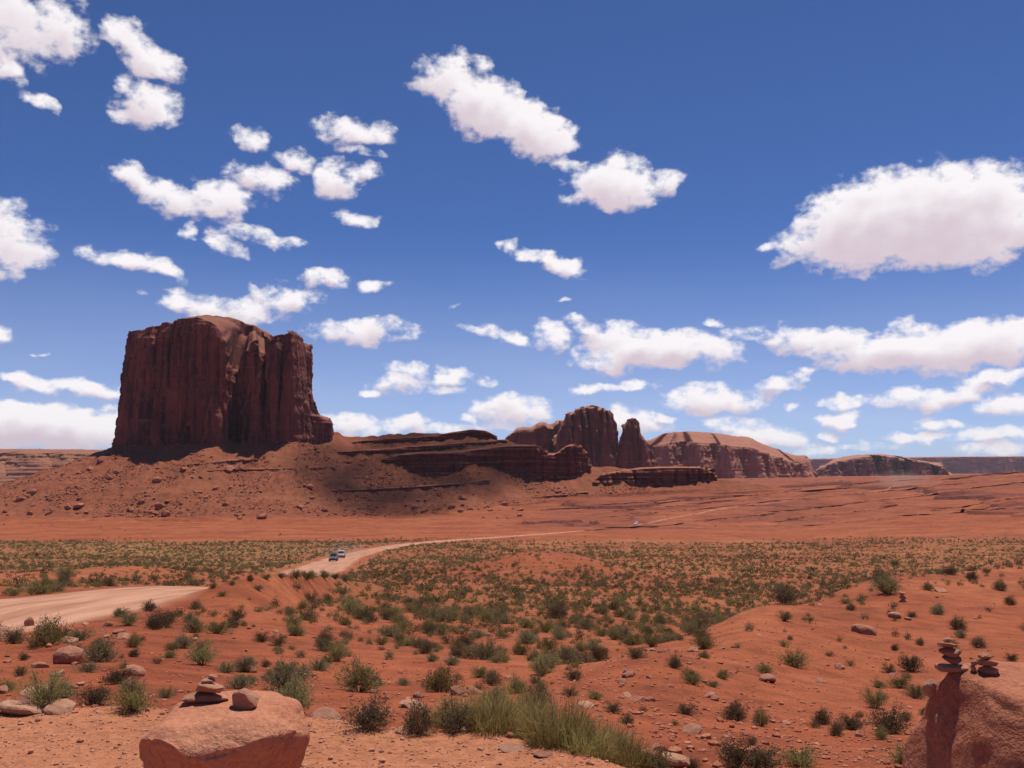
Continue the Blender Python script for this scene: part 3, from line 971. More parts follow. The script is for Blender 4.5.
def ledge_cliff(name, pts, depth, seed, label, cat, mat=M_BAND, sink=10, **kw):
    """pts: px, row of the top, row of the foot. The cliff crops out of the slope where its foot is seen."""
    pts = np.array(pts, float)
    n = max(8, int(np.ptp(pts[:, 0]) / 3))
    px = np.linspace(pts[0, 0], pts[-1, 0], n)
    top = np.interp(px, pts[:, 0], pts[:, 1]); foot = np.interp(px, pts[:, 0], pts[:, 2])
    gx, gy, gz = ground_at(px, foot, 350, 1400, 500)
    gy = np.convolve(np.pad(gy, 3, mode='edge'), np.ones(7) / 7, 'valid')
    jag = 2.2 * perlin2(px / 5.0, px * 0, seed + 71) + 1.2 * perlin2(px / 2.0, px * 0, seed + 72)
    D = gy + jag + 1.5
    fr = [(x_of(p, t, d), d, z_of(p, t, d), 2.5) for p, t, d in zip(px, top, D)]
    bk = [(x_of(p, t, d + depth), d + depth, z_of(p, t, d) + .06 * depth, 2) for p, t, d in zip(px[::-1], top[::-1], D[::-1])]
    rg = np.array(fr + bk)
    xs = np.array([v[0] for v in fr]); zs = np.array([v[2] for v in fr])
    zb = gz - sink
    a = dict(ds=1.0, nz=46, ncap=8, flute=(1.6, 9), cracks=2.2, strata=1.4, rough=1.3, seed=seed, capn=.7, shrink=.9, smooth=1, sl=3.2, rnd=.02)
    a.update(kw)
    rg = np.column_stack([rg, np.concatenate([zb, zb[::-1]])])
    V, q = rock_mass(rg, None, lambda x, y: np.interp(x, xs, zs) + .8 * (kw.get('nz', 46) > 20), **a)
    return link(name, mesh_np(name, V, q, None, [mat]), label=label, category=cat)


CREST = 'ledges stepping along the ridge'
ledge_cliff('rock_ledge', [(352, 442, 444), (372, 440, 444), (400, 438, 443), (432, 436, 442), (450, 433, 440), (470, 430, 438), (486, 431, 438), (496, 436, 440)], 24, 201,
            'uppermost thin dark rock ledge along the ridge crest beside the butte', 'rock ledge')
ledge_cliff('rock_ledge', [(338, 452, 455), (370, 450, 455), (410, 447, 454), (450, 444, 450), (480, 442, 446), (508, 440, 443)], 20, 203,
            'long thin ledge just under the ridge crest above the dark cliff band', 'rock ledge')
ledge_cliff('rock_ledge', [(382, 458, 462), (400, 455, 466), (425, 453, 474), (448, 453, 476), (462, 452, 470), (476, 450, 462), (500, 447, 470), (520, 446, 474), (536, 446, 480), (548, 452, 480)], 34, 205,
            'tall dark red cliff band with jagged foot below the ridge crest', 'rock cliff', cracks=3.0, flute=(2.6, 11))
ledge_cliff('rock_ledge', [(528, 446, 477), (534, 444, 480), (541, 454, 480), (556, 455, 480), (566, 447, 480), (572, 445, 478), (581, 446, 476), (586, 455, 473), (590, 462, 471)], 36, 207,
            'square-topped dark cliff block at the end of the ridge before the jagged peaks', 'rock cliff', cracks=3.0, flute=(2.4, 9))
ledge_cliff('rock_ledge', [(594, 480, 486), (604, 475, 486), (620, 472, 485), (640, 469, 484), (660, 468, 487), (680, 468, 484), (700, 468, 482), (710, 470, 481), (716, 476, 481)], 26, 209,
            'broken dark cliff band on the red spur in front of the long mesa', 'rock cliff', cracks=4.5, flute=(2.8, 8))
for i, (pts, lb) in enumerate([
        ([(325, 491, 493), (370, 489, 492), (410, 487, 491), (450, 484, 487.5), (490, 480, 483)], 'thin dark bed of rock crossing the middle of the shaded talus slope'),
        ([(176, 465, 467), (205, 463, 466), (232, 460, 464), (258, 459, 463)], 'short broken ledge on the talus just under the butte'),
        ([(196, 471, 472.5), (240, 469, 472), (290, 468, 470), (335, 467, 470)], 'faint lower ledge on the talus under the butte'),
        ([(530, 497, 499), (560, 495, 498), (588, 492, 494.5)], 'thin ledge low on the slope beneath the square-topped cliff block')]):
    ledge_cliff('rock_ledge', pts, 9, 220 + 7 * i, lb, 'rock ledge', nz=16, ncap=5, sink=5, flute=(1.0, 6), cracks=1.6, strata=.6, rough=.9)


# long thin beds stepping across the terraces
TERR = [
    ([(540, 511), (600, 506), (687, 501), (783, 493), (852, 488)], 1.9, 'long dark ledge crossing the terraces below the broken cliff band'),
    ([(598, 512.5), (641, 510), (700, 503.8), (740, 500)], 1.3, 'short rocky bed between two longer ones above the white van'),
    ([(596, 519), (658, 513.2), (717, 508.3), (760, 505)], 1.3, 'rocky bed just above the white van on the far road'),
    ([(585, 531), (622, 529.2), (666, 525), (715, 521), (780, 514)], 1.7, 'dark bed directly below the far road and the white van'),
    ([(764, 514), (828, 507.5), (863, 503), (899, 499.5), (950, 492), (994, 485.5), (1060, 480)], 1.6, 'long bed under the far road rising toward the horizon'),
    ([(770, 523), (828, 515), (870, 512), (900, 505)], 1.7, 'low bed on the terraces below the dust plume'),
    ([(930, 512), (944, 510.5), (970, 505.5), (1024, 498), (1070, 492)], 2.4, 'strong dark ledge cut into the nearest terrace flank'),
    ([(838, 487), (868, 483.5), (887, 481.5), (928, 479.5)], 1.7, 'thin dark bed high on the terraces before the purple mesa'),
    ([(940, 481), (985, 475.5), (1024, 472.5), (1070, 470)], 2.2, 'topmost dark bed of the terraces at the skyline'),
    ([(690, 511), (760, 503), (830, 497), (900, 490), (980, 482)], 1.2, 'faint middle bed of the terraces between two stronger ones'),
    ([(150, 478), (200, 475), (262, 471), (330, 474)], 2.0, 'broken bed halfway up the talus under the sheer dark cliffs'),
    ([(165, 500), (230, 497), (300, 494), (330, 493)], 1.6, 'low bed among the fallen boulders of the talus'),
    ([(335, 462), (400, 464), (440, 467)], 1.8, 'short bed on the shaded slope left of the tall cliff band'),
    ([(345, 477), (400, 479), (450, 477), (480, 471)], 1.7, 'bed curving under the tall cliff band in the cloud shade'),
    ([(300, 515), (380, 512), (440, 510)], 1.5, 'lowest bed at the boulder-strewn toe of the talus'),
    ([(350, 502), (420, 500), (500, 494), (540, 488)], 1.8, 'long bed low on the shaded slope below the square-topped cliff block'),
    ([(800, 527), (880, 519), (960, 512), (1040, 506)], 1.2, 'faint lowest bed of the terraces above the scrub'),
]
for i, (ln_, h_, lb) in enumerate(TERR):
    ln_ = np.array(ln_, float)
    px_ = np.arange(ln_[0, 0], ln_[-1, 0], 4.0)
    rw_ = np.interp(px_, ln_[:, 0], ln_[:, 1]) + 1.3 * perlin2(px_ / 34, px_ * 0, 500 + i) + .5 * perlin2(px_ / 9, px_ * 0, 520 + i)
    hh = .34 * h_ * np.clip(1.25 + .9 * perlin2(px_ / 22, px_ * 0, 540 + i) + .6 * perlin2(px_ / 8, px_ * 0, 560 + i), -.5, 1.7)
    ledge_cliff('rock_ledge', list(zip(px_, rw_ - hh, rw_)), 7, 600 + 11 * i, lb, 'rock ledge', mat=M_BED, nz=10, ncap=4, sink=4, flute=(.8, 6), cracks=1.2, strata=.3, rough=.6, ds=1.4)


def skyline_rock(name, prof, D, depth, base_row, seed, label, cat, mat, bulge=.35, parent=None, taper=6, **kw):
    """prof: px, row of the skyline. A free-standing mass, its front bowed towards the viewer."""
    prof = np.array(prof, float)
    n = max(12, int(np.ptp(prof[:, 0]) / 2.5))
    px = np.linspace(prof[0, 0], prof[-1, 0], n)
    top = np.interp(px, prof[:, 0], prof[:, 1])
    u = np.linspace(-1, 1, n)
    bow = (1 - np.abs(u) ** 2.5)
    lam = kw.pop('lam', D * 12 / F)
    wav = depth * kw.pop('wave', .22) * perlin2(px / (kw.pop('wpx', 9)), px * 0, seed + 51)
    Df = D - depth * bulge * bow + wav
    Db = D + depth * bow + 4
    k = kw.pop('lower', .0)
    taper = max(taper, D * kw.pop('lean', .006))
    # the wall rim sits a little under the skyline; the top swells up to it further back
    fr = [(x_of(p, t, d), d, z_of(p, t, d) - k * depth, taper) for p, t, d in zip(px, top, Df)]
    bk = [(x_of(p, t, d), d, z_of(p, t, D) - 2, taper) for p, t, d in zip(px[::-1], top[::-1], Db[::-1])]
    rg = np.array(fr + bk)
    xs = np.array([x_of(p, t, D) for p, t in zip(px, top)]); zs = np.array([z_of(p, t, D + depth * .2) for p, t in zip(px, top)])
    zb = z_of(px.mean(), base_row, D - depth * bulge)
    a = dict(ds=D * .0013, nz=90, ncap=26, flute=(D * .0024, D * .012), cracks=D * .0026, strata=D * .0006, rough=D * .0012, seed=seed, capn=D * .001, shrink=.5, smooth=1, sl=D * .008)
    a.update(kw)
    V, q = rock_mass(rg, zb, lambda x, y: np.interp(x, xs, zs), **a)
    return link(name, mesh_np(name, V, q, None, [mat]), parent=parent, label=label, category=cat)


M_PEAK = rock_material('purple brown sandstone', (.27, .098, .068), (.19, .066, .052), (.12, .043, .042), (.33, .13, .086), .7, .7, .35, .7, top=(.46, .21, .13))
skyline_rock('rock_dome', [(502, 442), (506, 434), (514, 429), (524, 427), (532, 428), (538, 423), (545, 422), (551, 426), (556, 421), (562, 420), (568, 426), (575, 440)], 1560, 90, 478, 301,
             'rounded lit sandstone domes behind the ridge, beside the jagged peaks', 'rock dome', M_PEAK, rnd=.16)
skyline_rock('rock_peak', [(554, 446), (557, 432), (561, 421), (566, 414), (573, 413), (579, 409), (586, 408), (592, 407), (600, 409), (607, 408), (612, 412), (615, 420), (617.5, 434), (619, 448)], 1480, 80, 480, 303,
             'tallest cluster of jagged dark rock towers behind the ridge', 'rock peak', M_PEAK, flute=(7, 24), cracks=9, wpx=5, wave=.4, rough=4, lean=.012, capn=4, cren=6)
skyline_rock('rock_spire', [(617, 450), (619, 438), (622, 428), (626, 423), (630, 419), (634, 418), (637, 420), (639, 430), (641, 436), (645, 437), (648, 442), (652, 444), (654, 454)], 1470, 48, 482, 305,
             'slender rock spire standing just apart from the jagged towers', 'rock spire', M_PEAK, flute=(4.5, 17), cracks=6, wpx=5, wave=.4, rough=3, lean=.010, capn=2.5, cren=4)
skyline_rock('mesa', [(640, 440), (652, 437), (664, 434), (685, 432.5), (705, 433), (725, 435), (738, 437), (750, 437.5), (760, 442), (772, 446), (785, 450), (798, 454), (806, 454), (811, 460), (814, 472)], 2300, 300, 486, 307,
             'long pink sandstone mesa with pale sloping top right of the jagged towers', 'mesa', M_FAR, lower=.075, ncap=44, capk=.05, flute=(12, 46), cracks=7, rnd=.05, wpx=15, wave=.34, lean=.012, rough=6)
skyline_rock('mesa', [(808, 476), (818, 468), (830, 462), (845, 459), (858, 456.5), (870, 455), (886, 454.5), (893, 456), (905, 458), (922, 460), (936, 461.5), (944, 466), (952, 476)], 3600, 420, 484, 309,
             'low rounded purple mesa standing beyond the long pink one', 'mesa', M_PEAK, lower=.010, capk=.06, flute=(20, 80), cracks=12, rnd=.08, wpx=14, wave=.35, lean=.008, rough=7)
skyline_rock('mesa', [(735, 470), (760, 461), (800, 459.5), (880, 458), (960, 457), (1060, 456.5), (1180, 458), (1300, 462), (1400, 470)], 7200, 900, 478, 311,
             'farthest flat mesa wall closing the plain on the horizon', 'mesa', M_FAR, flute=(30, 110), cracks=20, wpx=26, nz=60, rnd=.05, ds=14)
skyline_rock('mesa', [(-300, 452), (-160, 449), (-40, 450), (20, 450), (70, 450.5), (110, 451), (150, 453), (210, 462), (260, 474)], 3000, 800, 500, 313,
             'wide pale orange plateau with scrubby rim beyond the talus of the butte', 'plateau', M_PLAT, lower=.012, flute=(34, 120), cracks=10, wpx=22, nz=90, ncap=30, rnd=.02, taper=190, ds=5, strata=9, sl=24, rough=14)


# ------------------------------------------------------------------ stones
def ico(sub):
    bm = bmesh.new()
    bmesh.ops.create_icosphere(bm, subdivisions=sub, radius=1.0)
    v = np.array([x.co[:] for x in bm.verts]); f = np.array([[x.index for x in g.verts] for g in bm.faces])
    bm.free()
    return v, f


ICO = {k: ico(k) for k in (1, 2, 3, 4, 6)}


def stone(seed, sub=3, planes=9, rough=.10, freq=1.6, planelist=(), soft=.03):
    """A lump with flats broken off it."""
    r = np.random.default_rng(seed)
    v, f = ICO[sub]
    v = v.copy()
    P = [(n / np.linalg.norm(n), d) for n, d in zip(r.normal(size=(planes, 3)), r.uniform(.55, .86, planes))]
    P += [(np.array(n, float) / np.linalg.norm(n), d) for n, d in planelist]
    if sub > 2:
        v = v * (1 + rough * 1.2 * fbm3(v[:, 0] * freq * .7, v[:, 1] * freq * .7, v[:, 2] * freq * .7, 3, seed))[:, None]
    for n, d in P:
        h = v @ n - d
        ov = np.where(h > 0, h - soft * np.tanh(h / max(soft, 1e-6)) * .5, 0)
        v = v - np.outer(np.maximum(ov, 0), n)
    if sub >= 2:
        k = rough * (.5 if sub == 2 else 1)
        v = v * (1 + k * fbm3(v[:, 0] * freq * 2 + 3, v[:, 1] * freq * 2, v[:, 2] * freq * 2, 5 if sub > 3 else 3, seed + 1))[:, None]
    else:
        v = v * r.uniform(.75, 1.15, len(v))[:, None]
    return v, f


M_STONE = stone_material('red sandstone', (.40, .165, .098), (.50, .235, .150), (.27, .098, .062), 5.0, .6)
M_PALE = stone_material('pale weathered sandstone', (.42, .195, .115), (.52, .28, .18), (.30, .12, .07), 6.0, .5)
M_TALUS = stone_material('fallen sandstone', (.29, .092, .052), (.45, .185, .108), (.15, .048, .036), .35, .5)
M_BOULD = stone_material('pink cairn boulder', (.43, .165, .088), (.52, .225, .130), (.32, .105, .055), 2.6, .45)

M_BOULD2 = stone_material('deep red cairn boulder', (.43, .150, .080), (.52, .205, .115), (.30, .092, .052), 2.6, .55)
PROTO_ST = [mesh_np('stone_mesh', *(lambda vf: (vf[0], None, vf[1]))(stone(400 + i, 3, 9, .10)), [M_STONE], smooth=False) for i in range(7)]
PROTO_PL = [mesh_np('pale_stone_mesh', *(lambda vf: (vf[0], None, vf[1]))(stone(420 + i, 3, 9, .10)), [M_PALE], smooth=False) for i in range(4)]
PROTO_TL = [mesh_np('talus_mesh', *(lambda vf: (vf[0], None, vf[1]))(stone(440 + i, 3, 16, .07)), [M_TALUS], smooth=False) for i in range(7)]


def put_stone(name, px, row, wpx, hpx, label, group, proto, seed, depth=.9, sink=.28, tilt=.2, ymin=3.0, cat='rock'):
    r = random.Random(seed)
    x, y, z = [float(v[0]) for v in ground_at([px], [row], ymin)]
    w = wpx * y / F; h = hpx * y / F
    o = link(name, proto[seed % len(proto)], (x, y + w * depth * .3, z + h * (.5 - sink)), (r.uniform(-tilt, tilt), r.uniform(-tilt, tilt), r.uniform(-.5, .5)), label=label, category=cat, group=group)
    o.scale = (w * .56, w * .56 * depth, h * .62)
    return o


# named stones of the slopes and the ledge
SOLO = [
    ('rock', 66, 664, 30, 19, 'broad red rock with a dark shaded face lying among shrubs below the road', 'M', 3),
    ('rock', 19, 714, 46, 13, 'long flat pale slab at the lip of the gravel ledge', 'P', 1),
    ('rock', 56, 713, 30, 12, 'small pale slab lying against the longer slab on the ledge lip', 'P', 2),
    ('rock', 118, 634, 12, 5, 'flat rock lying just above its twin on the roadside slope', 'M', 5),
    ('rock', 122, 639, 15, 6, 'flat rock just below a similar one on the roadside slope', 'M', 6),
    ('rock', 28, 626, 9, 10, 'small pointed rock standing at the near edge of the dirt road', 'M', 1),
    ('rock', 866, 634, 22, 11, 'dark undercut red rock alone on the bare slope', 'M', 2),
    ('rock', 630, 676, 12, 9, 'small two-toned rock on the slope above the green clump', 'M', 4),
    ('rock', 586, 707, 15, 5, 'flat pale slab lying on the slope over the green clump', 'P', 0),
    ('rock', 896, 618, 12, 7, 'pale block beside two shrubs below the small roadside cairn', 'P', 3),
    ('rock', 909, 620, 7, 4, 'little pale stone beside the pale block on the slope', 'P', 1),
    ('rock', 840, 669, 10, 6, 'dark stone on bare slope downhill of the undercut rock', 'M', 0),
    ('rock', 943, 592, 14, 4, 'thin slab between shrubs near the top of the slope', 'M', 6),
    ('rock', 402, 734, 15, 7, 'pale stone half buried at the lip of the gravel ledge', 'P', 2),
    ('rock', 510, 738, 8, 6, 'small red stone on the ledge in front of the tall grass', 'M', 3),
    ('rock', 512, 751, 24, 4, 'thin flat pale flake on the gravel ledge', 'P', 0),
    ('rock', 545, 757, 20, 4, 'low flake of rock beside the tall grass on the ledge', 'M', 5),
    ('rock', 676, 768, 30, 15, 'pale rounded rock by the dark shrub at the ledge end', 'P', 3),
    ('rock', 35, 590, 8, 4, 'small stone on the bank across the road', 'M', 2),
    ('rock', 113, 577, 7, 4, 'dark stone on the red bank across the road', 'M', 4),
    ('rock', 716, 701, 9, 5, 'dark flat stone just left of the dark round shrub', 'M', 5),
    ('rock', 38, 668, 16, 6, 'thin tilted slab below the broad shaded rock', 'M', 1),
]
for i, (nm, px, row, w, h, lb, k, sd_) in enumerate(SOLO):
    put_stone(nm, px, row, w, h, lb, None, PROTO_ST if k == 'M' else PROTO_PL, sd_)


# ------------------------------------------------------------------ the two foreground boulders and their cairns
def top_at(V, x, y, r):
    d = np.hypot(V[:, 0] - x, V[:, 1] - y)
    s = V[d < r]
    return float(s[:, 2].max())


def relax(v, f, n):
    e = np.vstack([f[:, [0, 1]], f[:, [1, 2]], f[:, [2, 0]]])
    deg = np.bincount(e[:, 0], minlength=len(v)).astype(float)[:, None]
    for _ in range(n):
        a = np.stack([np.bincount(e[:, 0], v[e[:, 1], j], len(v)) for j in range(3)], 1) / deg
        v = v * .35 + a * .65
    return v


def big_boulder(name, label, seed, centre, dims, planelist, rough, mat):
    v, f = ICO[6]
    v = v * (1 + .20 * fbm3(v[:, 0] * 1.3 + seed, v[:, 1] * 1.3, v[:, 2] * 1.3, 3, seed))[:, None]
    for n, d in planelist:
        n = np.array(n, float); n /= np.linalg.norm(n)
        h = v @ n - d - .13 * fbm3(v[:, 0] * 2.6 + n[0] * 5, v[:, 1] * 2.6 + n[1] * 5, v[:, 2] * 2.6, 4, seed + 9)
        v = v - np.outer(np.maximum(h, 0) * .93, n)
    v = relax(v, f, 16)
    # broken ledges, flakes and pits
    st = perlin3(v[:, 0] * 1.2, v[:, 1] * 1.2, v[:, 2] * 7, seed + 3)
    dv = .045 * rough / .12 * fbm3(v[:, 0] * 3.2, v[:, 1] * 3.2, v[:, 2] * 3.6, 5, seed + 4) + .022 * np.round(st * 2.2) / 2.2 - .03 * np.exp(-(perlin3(v[:, 0] * 2.1, v[:, 1] * 2.1, v[:, 2] * 3.0, seed + 7) / .05) ** 2)
    dv = dv + .010 * fbm3(v[:, 0] * 14, v[:, 1] * 14, v[:, 2] * 14, 3, seed + 5)
    v = v * (1 + dv)[:, None]
    v = relax(v, f, 1)
    v = v * np.array(dims)
    me = mesh_np(name, v, None, f, [mat])
    link(name, me, centre, label=label, category='boulder')
    return v + np.array(centre)


LB = big_boulder('boulder', 'wide undercut pink boulder topped by a low cairn and one round stone', 501,
                 (x_of(217, 700, 4.60), 4.60, -1.30), (.475, .44, .60),
                 [((-.02, -.03, 1), .17), ((.10, -.50, .86), .36), ((.60, -.10, .79), .52), ((-.66, -.10, .75), .47), ((-.90, -.25, .25), .74), ((-.70, -.55, -.46), .60), ((.42, -.84, -.34), .58), ((-.25, -.84, -.48), .56),
                  ((.88, -.30, -.36), .70), ((-.95, .1, -.3), .78), ((.05, -.95, .30), .70)], .15, M_BOULD)
RB = big_boulder('boulder', 'tall steep-sided red boulder carrying several small stacks of flat stones', 507,
                 (x_of(1078, 700, 3.98), 3.98, -1.43), (.78, .66, .70),
                 [((.02, -.22, .97), .66), ((-.95, -.18, .28), .60), ((-.70, -.60, .40), .66), ((.1, -.72, .69), .66), ((-.10, -.90, -.42), .24), ((-.6, -.78, -.15), .66), ((.9, -.2, .3), .85)], .13, M_BOULD2)


M_CAIRN = stone_material('pale red cairn stone', (.48, .205, .120), (.58, .29, .185), (.37, .145, .088), 6.0, .6)
PROTO_CN = [mesh_np('cairn_stone_mesh', *(lambda vf: (vf[0], None, vf[1]))(stone(480 + i, 3, 22, .07, soft=.0)), [M_CAIRN], smooth=False) for i in range(7)]


def stack_stone(px, row_mid, wpx, hpx, D, z_bottom, label, group, seed, mat_pale=False, depth=.8, name='stone', tilt=.05):
    w = wpx * D / F; h = hpx * D / F
    r = random.Random(seed * 7 + 1)
    me = (PROTO_PL if mat_pale else PROTO_CN)[seed % (4 if mat_pale else 7)]
    vz = np.array([v.co.z for v in me.vertices]); vx = np.array([v.co.x for v in me.vertices])
    sx = w / np.ptp(vx); sz = h / np.ptp(vz)
    o = link(name, me, (x_of(px, row_mid, D) - sx * (vx.max() + vx.min()) / 2, D, z_bottom - sz * vz.min() - h * .10), (r.uniform(-tilt, tilt), r.uniform(-tilt, tilt), 0), label=label, category='stone', group=group)
    o.scale = (sx, sx * depth, sz)
    return z_bottom + h * .86


def perch(V, px, row):
    """The place on a boulder's visible top nearest to a pixel: its point, and the pixel's row there."""
    u, w_ = proj(V[:, 0], V[:, 1], V[:, 2])
    row = max(row, w_[np.abs(u - px) < 5].min() + 1.0)
    c = np.hypot(u - px, w_ - row)
    near = np.where(c < 3.0)[0]
    i = near[np.argmin(V[near, 1])]
    return float(V[i, 1]), float(V[i, 2])


D1, z = perch(LB, 206, 699.5)
z -= .006
CL = 'cairn on the undercut boulder'
z = stack_stone(206, 694, 45, 12, D1, z, 'broad flat slab at the bottom of the low cairn on the undercut boulder', CL, 6, False, .58)
z = stack_stone(211, 685, 29, 11, D1, z, 'middle red stone of the low cairn on the undercut boulder', CL, 5)
z = stack_stone(208, 680, 15, 5, D1, z, 'small flat stone on top of the low cairn on the undercut boulder', CL, 2, True)
stack_stone(213, 676, 9, 4, D1, z, 'tiny chip capping the low cairn on the undercut boulder', CL, 1, True)
D2, z = perch(LB, 246, 703)
stack_stone(246, 694, 27, 20, D2, z - .012, 'round stone standing alone beside the cairn on the undercut boulder', None, 1, False, .9, tilt=.3)

CR = 'tall cairn on the steep boulder'
D3, z = perch(RB, 952, 669)
z -= .006
for i, (px, w, h, pl, lb) in enumerate([
        (952, 30, 9, 0, 'wide bottom slab of the tall cairn on the steep boulder'), (952, 19, 9, 0, 'second stone up of the tall cairn on the steep boulder'),
        (950, 22, 9, 0, 'third stone up of the tall cairn on the steep boulder'), (948, 15, 6, 0, 'upper stone near the top of the tall cairn on the steep boulder'), (948, 8, 5, 1, 'little pale stone capping the tall cairn on the steep boulder')]):
    z = stack_stone(px, 660, w, h, D3, z, lb, CR, i + 2, bool(pl))
CR2 = 'short cairn on the steep boulder'
D3, z = perch(RB, 988, 671)
for i, (px, w, h, lb) in enumerate([(988, 19, 8, 'bottom stone of the short three-stone cairn on the steep boulder'), (989, 18, 8, 'middle stone of the short three-stone cairn on the steep boulder'), (987, 15, 7, 'top stone of the short three-stone cairn on the steep boulder')]):
    z = stack_stone(px, 662, w, h, D3, z - (.005 if i == 0 else 0), lb, CR2, i + 4)
D3, z = perch(RB, 973, 669)
for i, lb in enumerate(['lower pebble of the tiny pair between the two cairns', 'upper pebble of the tiny pair between the two cairns']):
    z = stack_stone(973 + i, 664, 6, 6, D3, z, lb, 'tiny pebble pair between the cairns', i + 1, True)
D3, z = perch(RB, 930, 691)
stack_stone(930, 682, 15, 18, D3, z - .012, 'pale block perched on the shoulder of the steep boulder below its tall cairn', None, 2, True)
# the little cairn further up the slope
gx, gy, gz = [float(v[0]) for v in ground_at([903], [602], 20)]
z = gz - .03
for i, (w, h, lb) in enumerate([(8, 4, 'bottom stone of the small cairn far up the slope'), (7, 4, 'middle stone of the small cairn far up the slope'), (6, 4, 'top stone of the small cairn far up the slope')]):
    z = stack_stone(903 - i * .3, 600, w, h, gy, z, lb, 'small cairn far up the slope', i)

# ------------------------------------------------------------------ talus boulders
TAL = [(20, 501, 11, 7), (32, 494, 11, 7), (78, 507, 14, 5), (68, 508, 8, 4), (48, 514, 8, 5), (30, 514, 7, 4), (5, 513, 6, 5), (141, 503, 9, 6), (159, 508, 9, 7), (166, 515, 9, 7), (130, 511, 8, 6),
       (152, 513, 8, 5), (261, 518, 12, 6), (240, 519, 7, 4), (50, 512, 7, 5), (156, 482, 10, 6), (229, 470, 12, 6), (183, 470, 8, 4), (100, 462, 7, 4), (90, 470, 8, 5), (79, 474, 6, 4), (225, 505, 7, 4), (205, 498, 6, 3),
       (415, 508, 8, 5), (425, 511, 7, 4), (463, 499, 9, 6), (452, 507, 8, 5), (460, 512, 7, 5), (470, 509, 6, 4), (520, 511, 8, 3), (372, 485, 5, 3), (340, 500, 6, 3), (300, 508, 7, 4), (285, 512, 6, 4)]
rr = random.Random(5)
while len(TAL) < 150:
    p = rr.uniform(0, 520)
    top = np.interp(p, [0, 110, 130, 330, 520], [500, 458, 462, 468, 492])
    rw = top + (519 - top) * rr.random() ** .7
    w = min(9, 2.6 + rr.expovariate(.8))
    TAL.append((p, rw, w, w * rr.uniform(.45, .75)))
tx_, ty_, tz_ = ground_at([t[0] for t in TAL], [t[1] for t in TAL], 350, 1300, 700)
LT = 'fallen sandstone boulder lying on the talus slope below the butte and ridge'
for i, ((p, rw, w, h), x, y, z) in enumerate(zip(TAL, tx_, ty_, tz_)):
    W = w * y / F; Hh_ = h * y / F
    o = link('talus_boulder', PROTO_TL[i % 7], (x, y, z + Hh_ * .22), (rr.uniform(-.4, .4), rr.uniform(-.4, .4), rr.uniform(0, 6.28)), label=LT, category='boulder', group='boulders fallen on the talus')
    o.scale = (W * .55, W * .5, Hh_ * .6)


def scatter_stones(name, xs, ys, zs, sizes, mat, seed, sub=1, flat=.6):
    r = np.random.default_rng(seed)
    protos = [stone(900 + seed + i, sub, 4, .2)[0] for i in range(8)]
    f = ICO[sub][1]
    nv = len(protos[0])
    n = len(xs)
    pid = r.integers(0, 8, n)
    P = np.array(protos)[pid]
    a = r.uniform(0, 6.28, n); c, s_ = np.cos(a)[:, None], np.sin(a)[:, None]
    sx = (sizes * r.uniform(.7, 1.25, n))[:, None]; sy = (sizes * r.uniform(.6, 1.1, n))[:, None]; sz = (sizes * r.uniform(.35, .8, n) * flat / .6)[:, None]
    X = P[:, :, 0] * sx; Y = P[:, :, 1] * sy; Z = P[:, :, 2] * sz
    V = np.stack([X * c - Y * s_ + xs[:, None], X * s_ + Y * c + ys[:, None], Z + zs[:, None] + sz * .25], -1).reshape(-1, 3)
    Fc = (f[None] + (np.arange(n) * nv)[:, None, None]).reshape(-1, 3)
    m, nt, b = new_mat(name + ' stone')
    pn = posn(nt)
    k = noisen(nt, pn, mat[3], 2, .5)
    nt.links.new(rampn(nt, k, [(.25, mat[0]), (.5, mat[1]), (.75, mat[2])]), b.inputs['Base Color'])
    link(name, mesh_np(name, V, None, Fc, [m], smooth=False), kind='stuff')


r_ = np.random.default_rng(77)
# rubble over the talus
n = 80000
gx = r_.uniform(-620, 140, n); gy = r_.uniform(770, 990, n)
gz, A = H(gx, gy, parts=True)
cl = (A['talus'] > .4) & (poly_dist(gx, gy, BXY) > 4) & (r_.random(n) < .25 + 1.1 * fbm2(gx * .02, gy * .02, 3, 71))
gx, gy, gz = gx[cl], gy[cl], gz[cl]
scatter_stones('talus_rubble', gx, gy, gz, np.minimum(3.2, .32 + r_.exponential(.36, len(gx))), ((.13, .038, .028), (.29, .088, .05), (.47, .20, .12), .35), 3)


# ------------------------------------------------------------------ shrubs
def quads_from(c, ax, sd, ln, wd):
    """Leaf diamonds: centre, long axis, side axis."""
    a = c - ax * ln[:, None] * .5; b = c + ax * ln[:, None] * .5
    s1 = c + sd * wd[:, None] * .5; s2 = c - sd * wd[:, None] * .5
    V = np.stack([a, s1, b, s2], 1).reshape(-1, 3)
    return V, np.arange(len(V)).reshape(-1, 4)


def unit(v):
    return v / (np.linalg.norm(v, axis=-1, keepdims=True) + 1e-9)


